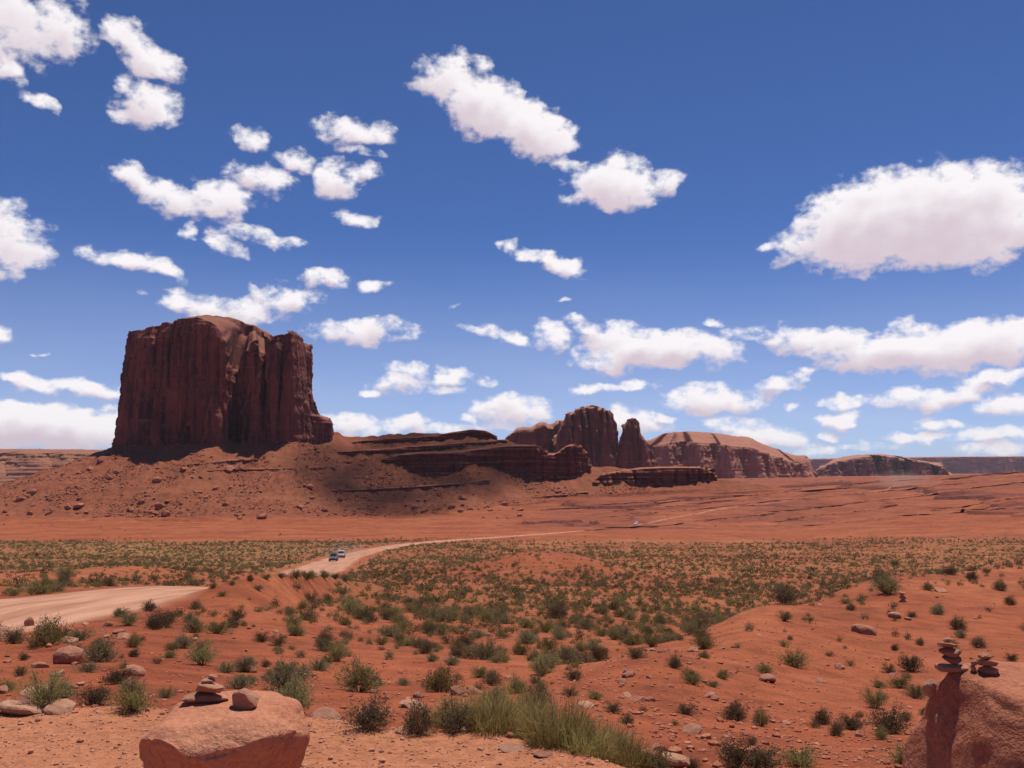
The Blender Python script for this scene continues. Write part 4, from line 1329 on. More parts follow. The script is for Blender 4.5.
def shrub(seed, nb, nl, leaf, height=.6, lo=10, hi=85, ratio=.42, gap=.3, stems=True, jit=.032):
    """About one metre across, standing on its base point. Returns leaves and stems."""
    r = np.random.default_rng(seed)
    th = r.uniform(0, 2 * math.pi, nb)
    el = np.radians(lo + (hi - lo) * r.random(nb) ** .75)
    lob = 1 + .25 * np.sin(th * 2 + r.uniform(0, 6)) + .18 * np.sin(th * 3 + r.uniform(0, 6))
    d = np.stack([np.cos(el) * np.cos(th), np.cos(el) * np.sin(th), np.sin(el)], 1)
    ln = (1 / np.sqrt((np.cos(el) / .5) ** 2 + (np.sin(el) / height) ** 2)) * lob * r.uniform(.80, 1.06, nb)
    base = np.stack([np.cos(th), np.sin(th), 0 * th], 1) * r.uniform(0, .10, nb)[:, None]
    sag = r.uniform(-.05, .14, nb)
    t = gap + (1 - gap) * r.random((nb, nl)) ** .8
    P = base[:, None] + d[:, None] * (ln[:, None] * t)[..., None]
    P[..., 2] += (sag[:, None] * t * (1 - t) * 2)
    P = P + r.normal(size=P.shape) * jit * t[..., None]
    P[..., 2] = np.maximum(P[..., 2], .015)
    P = P.reshape(-1, 3)
    D_ = np.repeat(d, nl, 0)
    ax = unit(D_ * .8 + r.normal(size=P.shape) * .65 + np.array([0, 0, .25]))
    sd = unit(np.cross(ax, r.normal(size=P.shape)))
    L_ = leaf * r.uniform(.6, 1.35, len(P))
    V, q = quads_from(P, ax, sd, L_, L_ * ratio)
    SV = SQ = None
    if stems:
        k = min(nb, 46)
        e = base[:k] + d[:k] * ln[:k, None] * .92
        m = base[:k] + d[:k] * ln[:k, None] * .5; m[:, 2] += sag[:k] * .5
        sw = unit(np.cross(d[:k], r.normal(size=(k, 3)))) * .008
        SV = np.stack([base[:k] - sw, base[:k] + sw, m + sw * .7, m - sw * .7, e + sw * .3, e - sw * .3], 1).reshape(-1, 3)
        i = np.arange(k)[:, None] * 6
        SQ = np.concatenate([i + [0, 1, 2, 3], i + [3, 2, 4, 5]])
    return V, q, SV, SQ


def grass(seed, nb, height=.6, spread=.5, width=.012):
    r = np.random.default_rng(seed)
    th = r.uniform(0, 2 * math.pi, nb); rad = spread * .55 * np.sqrt(r.random(nb))
    b = np.stack([np.cos(th) * rad, np.sin(th) * rad * .8, 0 * th], 1)
    lean = unit(np.stack([np.cos(th), np.sin(th), np.zeros(nb)], 1) + r.normal(size=(nb, 3)) * .9) * r.uniform(.05, .75, nb)[:, None]
    h = height * r.uniform(.25, 1.12, nb) * (1.05 - .5 * (rad / (spread * .55)) ** 2)
    up = np.array([0, 0, 1.0])
    m = b + up * (h * .6)[:, None] + lean * (h * .45)[:, None]
    e = b + up * (h * (1 - .25 * np.linalg.norm(lean, axis=1)))[:, None] + lean * (h * 1.15)[:, None]
    s_ = unit(np.cross(e - b, r.normal(size=(nb, 3)))) * width * .5
    V = np.stack([b - s_, b + s_, m + s_ * .85, m - s_ * .85, e + s_ * .15, e - s_ * .15], 1).reshape(-1, 3)
    V[:, 2] = np.maximum(V[:, 2], -.02)
    i = np.arange(nb)[:, None] * 6
    return V, np.concatenate([i + [0, 1, 2, 3], i + [3, 2, 4, 5]])


KINDS = {  # colours of leaf, stems
    'sage': ((.215, .172, .088), (.310, .250, .135)),
    'olive': ((.215, .165, .062), (.325, .255, .105)),
    'dark': ((.115, .080, .044), (.190, .135, .074)),
    'bright': ((.235, .200, .080), (.335, .285, .130)),
    'grass': ((.285, .230, .075), (.470, .360, .150)),
}
ML = {k: leaf_material(k + ' leaves', *c) for k, c in KINDS.items()}
MLW = {k: leaf_material(k + ' leaves afar', *[tuple(v * .84 for v in cc) for cc in c], world=True) for k, c in KINDS.items()}
M_TWIG = flat_material('grey brown twigs', (.20, .135, .095), .9, 0, .1)

PROTO = {}
for i, k in enumerate(('sage', 'olive', 'dark', 'bright')):
    PROTO[k] = []
    for j in range(4):
        nb, nl, lf = {'sage': (280, 15, .042), 'olive': (290, 15, .046), 'dark': (280, 15, .042), 'bright': (330, 12, .052)}[k]
        hi_ = {'sage': .48, 'olive': .44, 'dark': .56, 'bright': .54}[k]
        rt = {'sage': .42, 'olive': .34, 'dark': .42, 'bright': .24}[k]
        V, q, SV, SQ = shrub(600 + 20 * i + j, nb, nl, lf, hi_ * (.9 + .09 * j), ratio=rt, lo=28 if k == 'bright' else 8)
        fol = mesh_np(k + '_foliage', V, q, None, [ML[k]], smooth=False)
        tw = mesh_np(k + '_twigs', SV, SQ, None, [M_TWIG], smooth=False)
        both = mesh_np(k + '_shrub', np.vstack([V, SV]), np.vstack([q, SQ + len(V)]), None, [ML[k], M_TWIG], np.concatenate([np.zeros(len(q)), np.ones(len(SQ))]), False)
        PROTO[k].append((fol, tw, both))
PROTO_G = [mesh_np('grass_blades', *grass(700 + j, 1500, .66, 1.0, .012), None, [ML['grass']], smooth=False) for j in range(4)]

# px, row of the base, width in pixels, kind, label (None: shares its group's)
AUTH = [
    (48, 645, 46, 'olive', 'broad spreading olive shrub on the bank just below the near road edge'),
    (163, 627, 31, 'dark', 'dense dark shrub halfway down the bank under the twiggy upright one'),
    (149, 611, 18, 'dark', 'upright twiggy shrub standing right at the near road edge'),
    (121, 617, 17, 'olive', 'low olive shrub at the road edge beside the twiggy upright one'),
    (189, 622, 17, 'sage', 'small grey shrub on the bank next to the dense dark one'),
    (98, 648, 17, 'olive', 'compact olive shrub below the pair of flat rocks'),
    (134, 657, 15, 'dark', 'small dark shrub alone on bare bank below the road'),
    (183, 648, 27, 'sage', 'wide low grey-green shrub on the bare bank below the dense dark one'),
    (200, 652, 11, 'dark', None), (118, 684, 30, 'dark', 'dark leaning shrub in the hollow behind the gravel ledge'),
    (95, 705, 32, 'dark', 'dark brown shrub behind the ledge next to the pale slabs'),
    (132, 710, 46, 'olive', 'wide olive shrub just behind the undercut boulder'),
    (166, 698, 20, 'sage', 'grey shrub between the wide olive one and the cairn'),
    (62, 698, 30, 'sage', 'grey-green shrub below the thin tilted slab'),
    (45, 707, 52, 'bright', 'green clump growing right behind the pale flat slabs'),
    (6, 692, 24, 'olive', 'yellowish shrub beside the longest pale slab'),
    (226, 673, 19, 'sage', None), (248, 668, 21, 'sage', None), (266, 667, 13, 'dark', None),
    (284, 690, 46, 'sage', 'large grey-green shrub beyond the round stone on the boulder'),
    (292, 714, 62, 'bright', 'wide green clump touching the far side of the undercut boulder'),
    (40, 594, 32, 'olive', 'long low shrub on the far bank of the dirt road'), (65, 580, 24, 'bright', 'greenish shrub higher on the far bank of the road'),
    (14, 596, 18, 'olive', None), (188, 580, 13, 'olive', 'small shrub at the far road edge near the crest'),
    (62, 640, 20, 'sage', None), (75, 652, 16, 'sage', None), (24, 660, 12, 'dark', None), (20, 676, 14, 'dark', None),
    (370, 729, 48, 'dark', 'dark shrub hanging over the ledge lip beside the pale stone'),
    (419, 733, 42, 'dark', 'dark green shrub between the ledge lip and the tall grass'),
    (456, 730, 38, 'dark', 'dark shrub at the near end of the tall grass'),
    (735, 720, 31, 'dark', 'round dark shrub in the middle of the bare slope'),
    (761, 726, 23, 'bright', 'yellow-green shrub next to the round dark one on bare slope'),
    (794, 666, 27, 'olive', 'olive shrub alone on the bare slope under the long crest shrub'),
    (875, 708, 30, 'bright', 'brightest green shrub on the slope beside the steep boulder'),
    (851, 729, 25, 'dark', 'dark shrub on the slope just below the brightest green one'),
    (822, 724, 22, 'dark', 'thin dark shrub two down from the brightest green one'),
    (693, 684, 20, 'olive', None), (723, 679, 17, 'olive', 'pale olive shrub alone uphill of the round dark one'),
    (911, 671, 30, 'dark', 'large dark shrub just uphill of the tall cairn'), (889, 673, 13, 'dark', None),
    (958, 629, 20, 'dark', 'dark shrub on the slope straight above the tall cairn'), (938, 614, 17, 'sage', None),
    (880, 583, 26, 'dark', 'dark shrub on the crest of the slope behind a wide green one'), (887, 594, 38, 'bright', 'wide green shrub on the crest of the slope'),
    (786, 604, 28, 'dark', 'long dark shrub on the crest of the bare slope'), (846, 604, 13, 'olive', None), (851, 610, 12, 'dark', None),
    (704, 648, 26, 'olive', 'olive shrub on the lower edge of the bare slope'), (690, 634, 18, 'sage', None), (979, 648, 17, 'dark', None),
    (1012, 661, 11, 'dark', None), (891, 616, 9, 'dark', None), (912, 617, 10, 'dark', None), (895, 650, 10, 'dark', None), (920, 645, 11, 'dark', None),
    (736, 768, 42, 'dark', 'scraggly dark shrub at the bottom below the yellow-green one'), (764, 770, 44, 'dark', 'dark sprawling shrub second of the row at the bottom of the slope'),
    (800, 766, 40, 'olive', 'olive sprawling shrub ending the row at the bottom of the slope'), (693, 769, 20, 'dark', None), (656, 772, 40, 'dark', 'brown twiggy shrub at the end of the tall grass'),
    (574, 681, 18, 'dark', None), (570, 697, 20, 'dark', None), (595, 699, 19, 'olive', None), (613, 713, 16, 'dark', None), (627, 724, 18, 'dark', None), (541, 691, 18, 'olive', None), (636, 659, 20, 'dark', None),
    (675, 668, 19, 'dark', None), (690, 681, 18, 'dark', None), (664, 642, 14, 'sage', None), (648, 636, 14, 'dark', None), (695, 610, 14, 'olive', None), (928, 590, 14, 'olive', None), (950, 575, 14, 'dark', None),
    (972, 580, 16, 'dark', None), (1000, 590, 15, 'dark', None), (1010, 605, 14, 'dark', None), (895, 566, 12, 'olive', None), (836, 736, 16, 'dark', None), (838, 730, 13, 'dark', None), (905, 720, 16, 'dark', None), (925, 715, 14, 'dark', None),
    (752, 745, 12, 'dark', None), (232, 585, 8, 'olive', None), (250, 581, 9, 'dark', None), (266, 579, 12, 'olive', None), (281, 578, 11, 'dark', None), (296, 578, 14, 'olive', None), (311, 578, 12, 'sage', None), (324, 578, 15, 'olive', None), (335, 579, 11, 'dark', None), (345, 581, 14, 'sage', None), (213, 588, 9, 'dark', None), (222, 596, 11, 'olive', None), (258, 590, 12, 'sage', None), (560, 640, 16, 'sage', None), (790, 640, 8, 'dark', None), (675, 725, 9, 'olive', None),
]
ax_, ay_, az_ = ground_at([a[0] for a in AUTH], [a[1] for a in AUTH], 4.5, 400, 900)
SHR = []          # x, y, z, width, kind, label
for (p, rw, w, k, lb), x, y, z in zip(AUTH, ax_, ay_, az_):
    SHR.append((x, y, z, w * y / F * 1.06, k, lb))

# the rest of the shrub cover, by plan density
def cover(x, y, A):
    cl = fbm2(x * .055, y * .04, 3, 81)
    cl2 = fbm2(x * .012, y * .012, 2, 83)
    px = 512 + F * x / y
    d = .76 + .62 * cl + .25 * cl2
    d = d * sstep(8, 14, y) * (.80 + .20 * sstep(18, 45, y))
    left = sstep(300, 170, px) * (1 - sstep(56, 75, y))
    d = d * (1 - .50 * left)
    hill = A['onhill']
    d = d * (1 - hill) + hill * (.085 + .15 * sstep(35, 75, y) + .25 * sstep(70, 110, y)) * (1 + 1.2 * cl)
    swell = np.exp(-(((x - 5.5) / 10) ** 2 + ((y - 150) / 15) ** 2))
    d = d * (1 - .72 * swell)
    bare = sstep(60, 75, y) * (1 - sstep(125, 165, y)) * sstep(240, 120, px)
    d = d * (1 - .75 * bare)
    flat = sstep(130, 180, y)
    d = d * (1 - flat) + flat * (.62 + .5 * cl) * (1 - sstep(240, 350, y + 95 * cl2 + 45 * cl + 30 * sstep(700, 1024, px)))
    d = d + .006 * (y > 300) * (y < 640)
    d = d * sstep(.8, 3.0, A['rd']) * (1 - np.clip(A['ledge'], 0, 1))
    De = np.interp(px, [e[0] for e in EDGE], [e[1] for e in EDGE])
    return np.clip(d, 0, 1) * (y > De + 1.0)


RX_ = np.random.default_rng(2024)
pts = []
for y0, y1, st in ((7.5, 60, .98), (60, 140, 1.0), (140, 345, 1.15), (345, 640, 4.0)):
    ys = np.arange(y0, y1, st)
    for yy in ys:
        hw = .60 * yy + 3
        n = int(2 * hw / st)
        pts.append(np.stack([RX_.uniform(-hw, hw, n), yy + RX_.uniform(-.5, .5, n) * st], 1))
pts = np.vstack(pts)
Zp, Ap = H(pts[:, 0], pts[:, 1], parts=True)
keep = RX_.random(len(pts)) < cover(pts[:, 0], pts[:, 1], Ap) * np.where(pts[:, 1] > 345, 1, .92)
pts, Zp = pts[keep], Zp[keep]
hillp = Ap['onhill'][keep]
wd = np.clip(RX_.lognormal(-.54, .40, len(pts)), .22, 1.25)
swl = np.exp(-(((pts[:, 0] - 5.5) / 10) ** 2 + ((pts[:, 1] - 150) / 15) ** 2))
wd = wd * np.where(pts[:, 1] < 45, .50 + .42 * pts[:, 1] / 45, 1)
wd = wd * (1 - .35 * swl) * (1 - .12 * hillp) * np.where(pts[:, 1] > 345, 1.5, 1)
# not on top of the ones placed by eye
ok = np.ones(len(pts), bool)
for (x, y, z, w, k, lb) in SHR:
    ok &= np.hypot(pts[:, 0] - x, (pts[:, 1] - y) * .6) > (w + wd) * .42
pts, Zp, wd, hillp = pts[ok], Zp[ok], wd[ok], hillp[ok]
kn = np.array(['sage', 'olive', 'dark', 'bright', 'grass'])
gn = fbm2(pts[:, 0] * .03, pts[:, 1] * .03, 2, 87)
u = RX_.random(len(pts)) + .25 * gn - .12 * hillp
kd = np.where(u < .16, 2, np.where(u < .46, 0, np.where(u < .80, 1, np.where(u < .95, 3, 1))))
farp = pts[:, 1] > 150
kd = np.where(farp & (u < .10), 2, np.where(farp & (u < .40), 0, np.where(farp, np.where(u > .72, 3, 1), kd)))

N_IND = 300 - len(SHR)
pp = 512 + F * pts[:, 0] / pts[:, 1]
score = wd / pts[:, 1] * ((pp > -20) & (pp < 1044))
order = np.argsort(-score)
ind = set(order[:N_IND].tolist())
for i in order[:N_IND]:
    SHR.append((pts[i, 0], pts[i, 1], Zp[i], wd[i], kn[kd[i]], None))

ZN = [('on the bare red slope', 'shrubs dotted over the bare red slope'), ('on the bank between the road and the gravel ledge', 'shrubs on the bank below the road'), ('in the broad sandy hollow below the ledge', 'shrubs filling the sandy hollow'), ('across the road', 'shrubs beyond the road')]
LOOKS = {'sage': 'grey-green rounded shrub', 'olive': 'low olive shrub', 'dark': 'small dark brownish shrub', 'bright': 'yellow-green bushy shrub'}
SX = np.array([s_[0] for s_ in SHR]); SY = np.array([s_[1] for s_ in SHR])
_, AS = H(SX, SY, parts=True)
sr_ = random.Random(99)
for i, (x, y, z, w, k, lb) in enumerate(SHR):
    px = 512 + F * x / y
    grp = None
    if lb is None:
        zi = 0 if AS['onhill'][i] > .5 else (3 if (px < 260 and y > 46) else (1 if px < 300 else 2))
        lb = LOOKS[k] + ' ' + ZN[zi][0]; grp = LOOKS[k] + 's ' + ZN[zi][0]
    fol, tw, both = PROTO[k][sr_.randrange(4)]
    rz = sr_.uniform(0, 6.28)
    hz = w * sr_.uniform(.8, 1.08) * (1.35 if (abs(px - 149) < 2 and abs(y - 43) < 5) else 1)
    if w / y * F > 24:
        e = link('desert_shrub', None, (x, y, z - .02 * w), (0, 0, rz), label=lb, category='shrub', group=grp)
        e.scale = (w, w * sr_.uniform(.8, 1.1), hz)
        link('foliage', fol, parent=e); link('twigs', tw, parent=e)
    else:
        o = link('desert_shrub', both, (x, y, z - .02 * w), (0, 0, rz), label=lb, category='shrub', group=grp)
        o.scale = (w, w * sr_.uniform(.8, 1.1), hz)

# tall grass along the lip of the ledge
GR = [(466, 730, 42, 40), (490, 733, 46, 50), (513, 737, 48, 52), (538, 742, 48, 54), (562, 748, 48, 52), (585, 755, 46, 50), (607, 761, 44, 46), (628, 768, 40, 42)]
gx, gy, gz = ground_at([g[0] for g in GR], [g[1] for g in GR], 4.5, 60, 700)
for i, ((p, rw, w, h), x, y, z) in enumerate(zip(GR, gx, gy, gz)):
    o = link('grass_clump', PROTO_G[i % 4], (x, y + .15, z - .05), (0, 0, i * 1.7), label='tall green-gold grass clump in the row along the ledge lip', category='grass clump', group='tall grass along the ledge lip')
    W = w * y / F
    o.scale = (W * 1.3, W * 1.2, h * y / F / .62 * (.86, .66, .84, .72, .90, .62, .80, .68)[i])

# everything smaller becomes one cover
rest = np.array([i for i in range(len(pts)) if i not in ind])
def merged(ids, nb, nl, leaf, var, seed, off):
    r = np.random.default_rng(seed)
    VV, QQ, MM = [], [], []
    names = list(MLW)
    for ki, k in enumerate(names[:4]):
        sel = ids[kd[ids] == ki]
        protos = [shrub(seed + ki * 10 + j, nb, nl, leaf, {'sage': .54, 'olive': .5, 'dark': .62, 'bright': .58}[k], stems=False, ratio=.55, jit=.07)[:2] for j in range(var)]
        for j in range(var):
            s2 = sel[j::var]
            n = len(s2)
            if not n:
                continue
            V, q = protos[j]
            a = r.uniform(0, 6.28, n); c, s_ = np.cos(a)[:, None], np.sin(a)[:, None]
            w = wd[s2][:, None]
            X = V[None, :, 0] * w; Y = V[None, :, 1] * w; Z = V[None, :, 2] * w * r.uniform(.8, 1.15, n)[:, None]
            P = np.stack([X * c - Y * s_ + pts[s2, 0][:, None], X * s_ + Y * c + pts[s2, 1][:, None], Z + Zp[s2][:, None] - .02], -1).reshape(-1, 3)
            Q = (q[None] + (np.arange(n) * len(V))[:, None, None]).reshape(-1, 4) + off
            off += len(P)
            VV.append(P); QQ.append(Q); MM.append(np.full(len(Q), ki))
    return VV, QQ, MM, off


yr_ = pts[rest, 1]
SV_, SQ_, SM_, off_ = [], [], [], 0
for ids, a_ in ((rest[yr_ < 34], (110, 10, .055, 4, 2900)), (rest[(yr_ >= 34) & (yr_ < 70)], (46, 7, .085, 4, 3000)), (rest[(yr_ >= 70) & (yr_ < 150)], (26, 4, .15, 4, 3100)), (rest[yr_ >= 150], (14, 2, .27, 4, 3200))):
    v_, q_, m_, off_ = merged(ids, *a_, off_)
    SV_ += v_; SQ_ += q_; SM_ += m_
link('scrub_vegetation', mesh_np('scrub_vegetation', np.vstack(SV_), np.vstack(SQ_), None, list(MLW.values()), np.concatenate(SM_), False), kind='stuff')
print('SHRUBS', len(SHR), len(rest))

# ------------------------------------------------------------------ gravel
n = 20000
y = np.exp(r_.uniform(math.log(3.4), math.log(7.2), n)); x = y * r_.uniform(-.62, .62, n)
zz, A = H(x, y, parts=True)
k = A['ledge'] > .5
scatter_stones('ledge_gravel', x[k], y[k], zz[k], np.minimum(.03, .0030 + r_.exponential(.0046, k.sum())), ((.24, .085, .055), (.44, .19, .115), (.58, .34, .24), 40.0), 5)
n = 24000
y = np.exp(r_.uniform(math.log(7), math.log(75), n)); x = y * r_.uniform(-.6, .6, n)
zz, A = H(x, y, parts=True)
pk = (A['ledge'] < .3) & (A['rd'] > .3) & (r_.random(n) < np.clip(.35 + .9 * fbm2(x * .18, y * .18, 3, 95) + .35 * A['onhill'] + .3 * (A['rd'] < 3.0), .04, 1))
scatter_stones('slope_gravel', x[pk], y[pk], zz[pk], np.minimum(.13, .010 + r_.exponential(.0135, pk.sum())), ((.22, .066, .038), (.36, .125, .068), (.50, .235, .150), 9.0), 6)

# medium rocks lying about the slopes
LBR = [('loose red rock lying on the bare slope', 'loose rocks on the bare slope'), ('loose rock on the bank below the road', 'loose rocks on the bank below the road'), ('loose rock half hidden among the shrubs of the hollow', 'loose rocks among the shrubs')]
n = 0
while n < 120:
    y = math.exp(rr.uniform(math.log(8.5), math.log(55))); x = y * rr.uniform(-.56, .56)
    zz, A = H(np.array([x]), np.array([y]), parts=True)
    if A['rd'][0] < .6 or A['ledge'][0] > .2 or (y < 18 and 150 < 512 + F * x / y < 320):
        continue
    px = 512 + F * x / y
    zi = 0 if A['onhill'][0] > .5 else (1 if px < 300 else 2)
    if zi == 2 and rr.random() < .6:
        continue
    w = min(.5, .11 + rr.expovariate(9))
    o = link('rock', (PROTO_ST + PROTO_PL[:2])[rr.randrange(9)], (x, y, float(zz[0]) + w * .08), (rr.uniform(-.3, .3), rr.uniform(-.3, .3), rr.uniform(0, 6.28)), label=LBR[zi][0], category='rock', group=LBR[zi][1])
    o.scale = (w * .5, w * .42, w * rr.uniform(.18, .34))
    n += 1

# ------------------------------------------------------------------ vehicles
M_TYRE = flat_material('tyre rubber', (.02, .02, .02), .85, 0, .2)
M_RIM = flat_material('alloy rim', (.45, .45, .46), .35, .8, .5)
M_GLASS = flat_material('dark tinted glass', (.02, .025, .03), .08, 0, .8)
M_LAMP = flat_material('lamp lens', (.75, .75, .72), .15, 0, .8)
M_REDL = flat_material('tail lamp', (.35, .02, .02), .2, 0, .6)
M_TRIM = flat_material('black trim', (.03, .03, .03), .6, 0, .3)


def bm_mesh(name, bm, mats, smooth=True):
    bmesh.ops.recalc_face_normals(bm, faces=bm.faces)
    me = bpy.data.meshes.new(name)
    bm.to_mesh(me); bm.free()
    for m in mats:
        me.materials.append(m)
    for p_ in me.polygons:
        p_.use_smooth = smooth
    return me


def extrude_profile(prof, w0, w1, zsplit, bev=.05):
    """Side profile (x, z) swept across the car; narrower above zsplit."""
    bm = bmesh.new()
    def half(zv):
        return w0 if zv <= zsplit else w0 + (w1 - w0) * min(1, (zv - zsplit) / .7)
    a = [bm.verts.new((px_, -half(pz), pz)) for px_, pz in prof]
    b = [bm.verts.new((px_, half(pz), pz)) for px_, pz in prof]
    bm.faces.new(a); bm.faces.new(b[::-1])
    n_ = len(prof)
    for i in range(n_):
        bm.faces.new((a[i], b[i], b[(i + 1) % n_], a[(i + 1) % n_]))
    bmesh.ops.recalc_face_normals(bm, faces=bm.faces)
    bmesh.ops.bevel(bm, geom=[e for e in bm.edges if e.calc_face_angle(0) > .5], offset=bev, segments=2, affect='EDGES')
    return bm


def prism(pts2, y0, y1):
    bm = bmesh.new()
    a = [bm.verts.new((p_[0], y0 if len(p_) == 2 else y0 * p_[2], p_[1])) for p_ in pts2]
    b = [bm.verts.new((p_[0], y1 if len(p_) == 2 else y1 * p_[2], p_[1])) for p_ in pts2]
    bm.faces.new(a); bm.faces.new(b[::-1])
    for i in range(len(pts2)):
        bm.faces.new((a[i], b[i], b[(i + 1) % len(a)], a[(i + 1) % len(a)]))
    return bm


def wheel_bm(r0, r1, w):
    bm = bmesh.new()
    prof = [(r1, -w), (r0 * .94, -w), (r0, -w * .6), (r0, w * .6), (r0 * .94, w), (r1, w)]
    N_ = 20
    ring_ = [[bm.verts.new((math.cos(6.2832 * k / N_) * r_2, y_, math.sin(6.2832 * k / N_) * r_2)) for k in range(N_)] for r_2, y_ in prof]
    for i in range(len(prof)):
        for k in range(N_):
            bm.faces.new((ring_[i][k], ring_[i][(k + 1) % N_], ring_[(i + 1) % len(prof)][(k + 1) % N_], ring_[(i + 1) % len(prof)][k]))
    return bm


def vehicle(name, label, cat, paint, px, row, D, heading, prof, wins, wind, rear, L, zsplit=1.0, roof=None, wr=.38, group=None):
    x = x_of(px, row, D); z = float(H(np.array([x]), np.array([D]))[0])
    root = link(name, None, (x, D, z), (0, 0, heading), label=label, category=cat, group=group)
    root.scale = (.86, .86, .86)
    W0, W1 = .92, .74
    body = link('body', bm_mesh('body', extrude_profile(prof, W0, W1, zsplit), [paint], False), parent=root)
    def half(zv):
        return W0 + (W1 - W0) * min(1, max(0, (zv - zsplit) / .7))
    for wn in wins:
        for s_ in (-1, 1):
            bm = bmesh.new()
            o_ = [bm.verts.new((a_, s_ * (half(b_) + .012), b_)) for a_, b_ in wn]
            i_ = [bm.verts.new((a_, s_ * (half(b_) - .03), b_)) for a_, b_ in wn]
            bm.faces.new(o_); bm.faces.new(i_[::-1])
            for k in range(len(wn)):
                bm.faces.new((o_[k], i_[k], i_[(k + 1) % len(wn)], o_[(k + 1) % len(wn)]))
            link('side_window', bm_mesh('side_window', bm, [M_GLASS], False), parent=root)
    for nm_, (p0, p1, out_) in (('windscreen', wind), ('rear_window', rear)):
        t0, t1 = .1, .9
        q0 = (p0[0] + (p1[0] - p0[0]) * t0, p0[1] + (p1[1] - p0[1]) * t0); q1 = (p0[0] + (p1[0] - p0[0]) * t1, p0[1] + (p1[1] - p0[1]) * t1)
        bm = bmesh.new()
        vs = []
        for dx in (out_ * .02, -out_ * .03):
            vs.append([bm.verts.new((q_[0] + dx, s_ * (half(q_[1]) - .09), q_[1] + .008)) for q_, s_ in ((q0, -1), (q0, 1), (q1, 1), (q1, -1))])
        bm.faces.new(vs[0]); bm.faces.new(vs[1][::-1])
        for k in range(4):
            bm.faces.new((vs[0][k], vs[1][k], vs[1][(k + 1) % 4], vs[0][(k + 1) % 4]))
        link(nm_, bm_mesh(nm_, bm, [M_GLASS], False), parent=root)
    for sx in (L * .5 - .85, -L * .5 + .88):
        for s_ in (-1, 1):
            wh = link('wheel', bm_mesh('tyre', wheel_bm(wr, wr * .6, .12), [M_TYRE]), (sx, s_ * (W0 - .06), wr), parent=root)
            link('rim', bm_mesh('rim', wheel_bm(wr * .6, .03, .09), [M_RIM]), (0, 0, 0), parent=wh)
    for s_ in (-1, 1):
        for nm_, xx, m_ in (('headlight', L * .5 - .02, M_LAMP), ('tail_light', -L * .5 + .02, M_REDL)):
            bm = bmesh.new(); bmesh.ops.create_cube(bm, size=1.0)
            bmesh.ops.scale(bm, vec=(.08, .26, .14), verts=bm.verts)
            link(nm_, bm_mesh(nm_, bm, [m_], False), (xx, s_ * .66, .78), parent=root)
        bm = bmesh.new(); bmesh.ops.create_cube(bm, size=1.0); bmesh.ops.scale(bm, vec=(.10, .18, .14), verts=bm.verts)
        link('mirror', bm_mesh('mirror', bm, [M_TRIM], False), (wind[0][0] + .0, s_ * (W0 + .08), wind[0][1] + .1), parent=root)
    for xx in (L * .5, -L * .5):
        bm = bmesh.new(); bmesh.ops.create_cube(bm, size=1.0); bmesh.ops.scale(bm, vec=(.16, 1.72, .22), verts=bm.verts)
        link('bumper', bm_mesh('bumper', bm, [M_TRIM], False), (xx, 0, .5), parent=root)
    if roof:
        bm = prism([(roof[0], roof[2]), (roof[1], roof[2]), (roof[1] - .06, roof[2] + .09), (roof[0] + .06, roof[2] + .09)], -.62, .62)
        link('roof_rack', bm_mesh('roof_rack', bm, [M_TRIM], False), parent=root)
    return root


SUV = [(-2.25, .40), (-2.28, .95), (-2.10, 1.08), (-1.95, 1.70), (-1.7, 1.78), (.25, 1.76), (.95, 1.12), (2.05, 1.02), (2.22, .85), (2.22, .40)]
SUVW = [[(-1.85, 1.16), (-1.78, 1.62), (-1.05, 1.64), (-1.05, 1.16)], [(-.97, 1.16), (-.97, 1.64), (-.10, 1.63), (-.10, 1.16)], [(-.02, 1.16), (-.02, 1.63), (.18, 1.62), (.66, 1.16)]]
hd = math.atan2(RXY[11][1] - RXY[12][1], RXY[11][0] - RXY[12][0])
M_P1 = flat_material('slate blue paint', (.11, .10, .12), .35, 0, .5)
M_P2 = flat_material('dusty white paint', (.40, .34, .30), .35, 0, .5)
vehicle('parked_car' if 0 else 'car', 'dark slate-blue off-roader driving ahead of a white one on the dirt road', 'car', M_P1, 333.5, 563, 192, hd, SUV, SUVW, ((.95, 1.12), (.25, 1.76), 1), ((-2.10, 1.08), (-1.95, 1.70), -1), 4.5, 1.05, (-1.6, .1, 1.78))
vehicle('car', 'white off-roader with dark windows driving close behind the dark one', 'car', M_P2, 341, 560, 208, hd, SUV, SUVW, ((.95, 1.12), (.25, 1.76), 1), ((-2.10, 1.08), (-1.95, 1.70), -1), 4.5, 1.05)
VANP = [(-2.5, .38), (-2.55, 1.0), (-2.5, 1.98), (-2.3, 2.10), (1.0, 2.06), (1.75, 1.30), (2.45, 1.05), (2.55, .8), (2.55, .38)]
VANW = [[(-2.3, 1.30), (-2.25, 1.85), (-1.2, 1.87), (-1.2, 1.30)], [(-1.1, 1.30), (-1.1, 1.87), (-.1, 1.86), (-.1, 1.30)], [(0, 1.30), (0, 1.86), (.95, 1.85), (1.45, 1.30)]]
i0 = 17
hd2 = math.atan2(RXY[i0][1] - RXY[i0 - 1][1], RXY[i0][0] - RXY[i0 - 1][0]) + math.pi
vehicle('van', 'white van far off on the dirt road crossing the red terraces', 'van', flat_material('white paint', (.78, .78, .78), .35, 0, .5), 636, 525, 540, hd2, VANP, VANW, ((1.75, 1.30), (1.0, 2.06), 1), ((-2.55, 1.0), (-2.5, 1.98), -1), 5.1, 1.15)


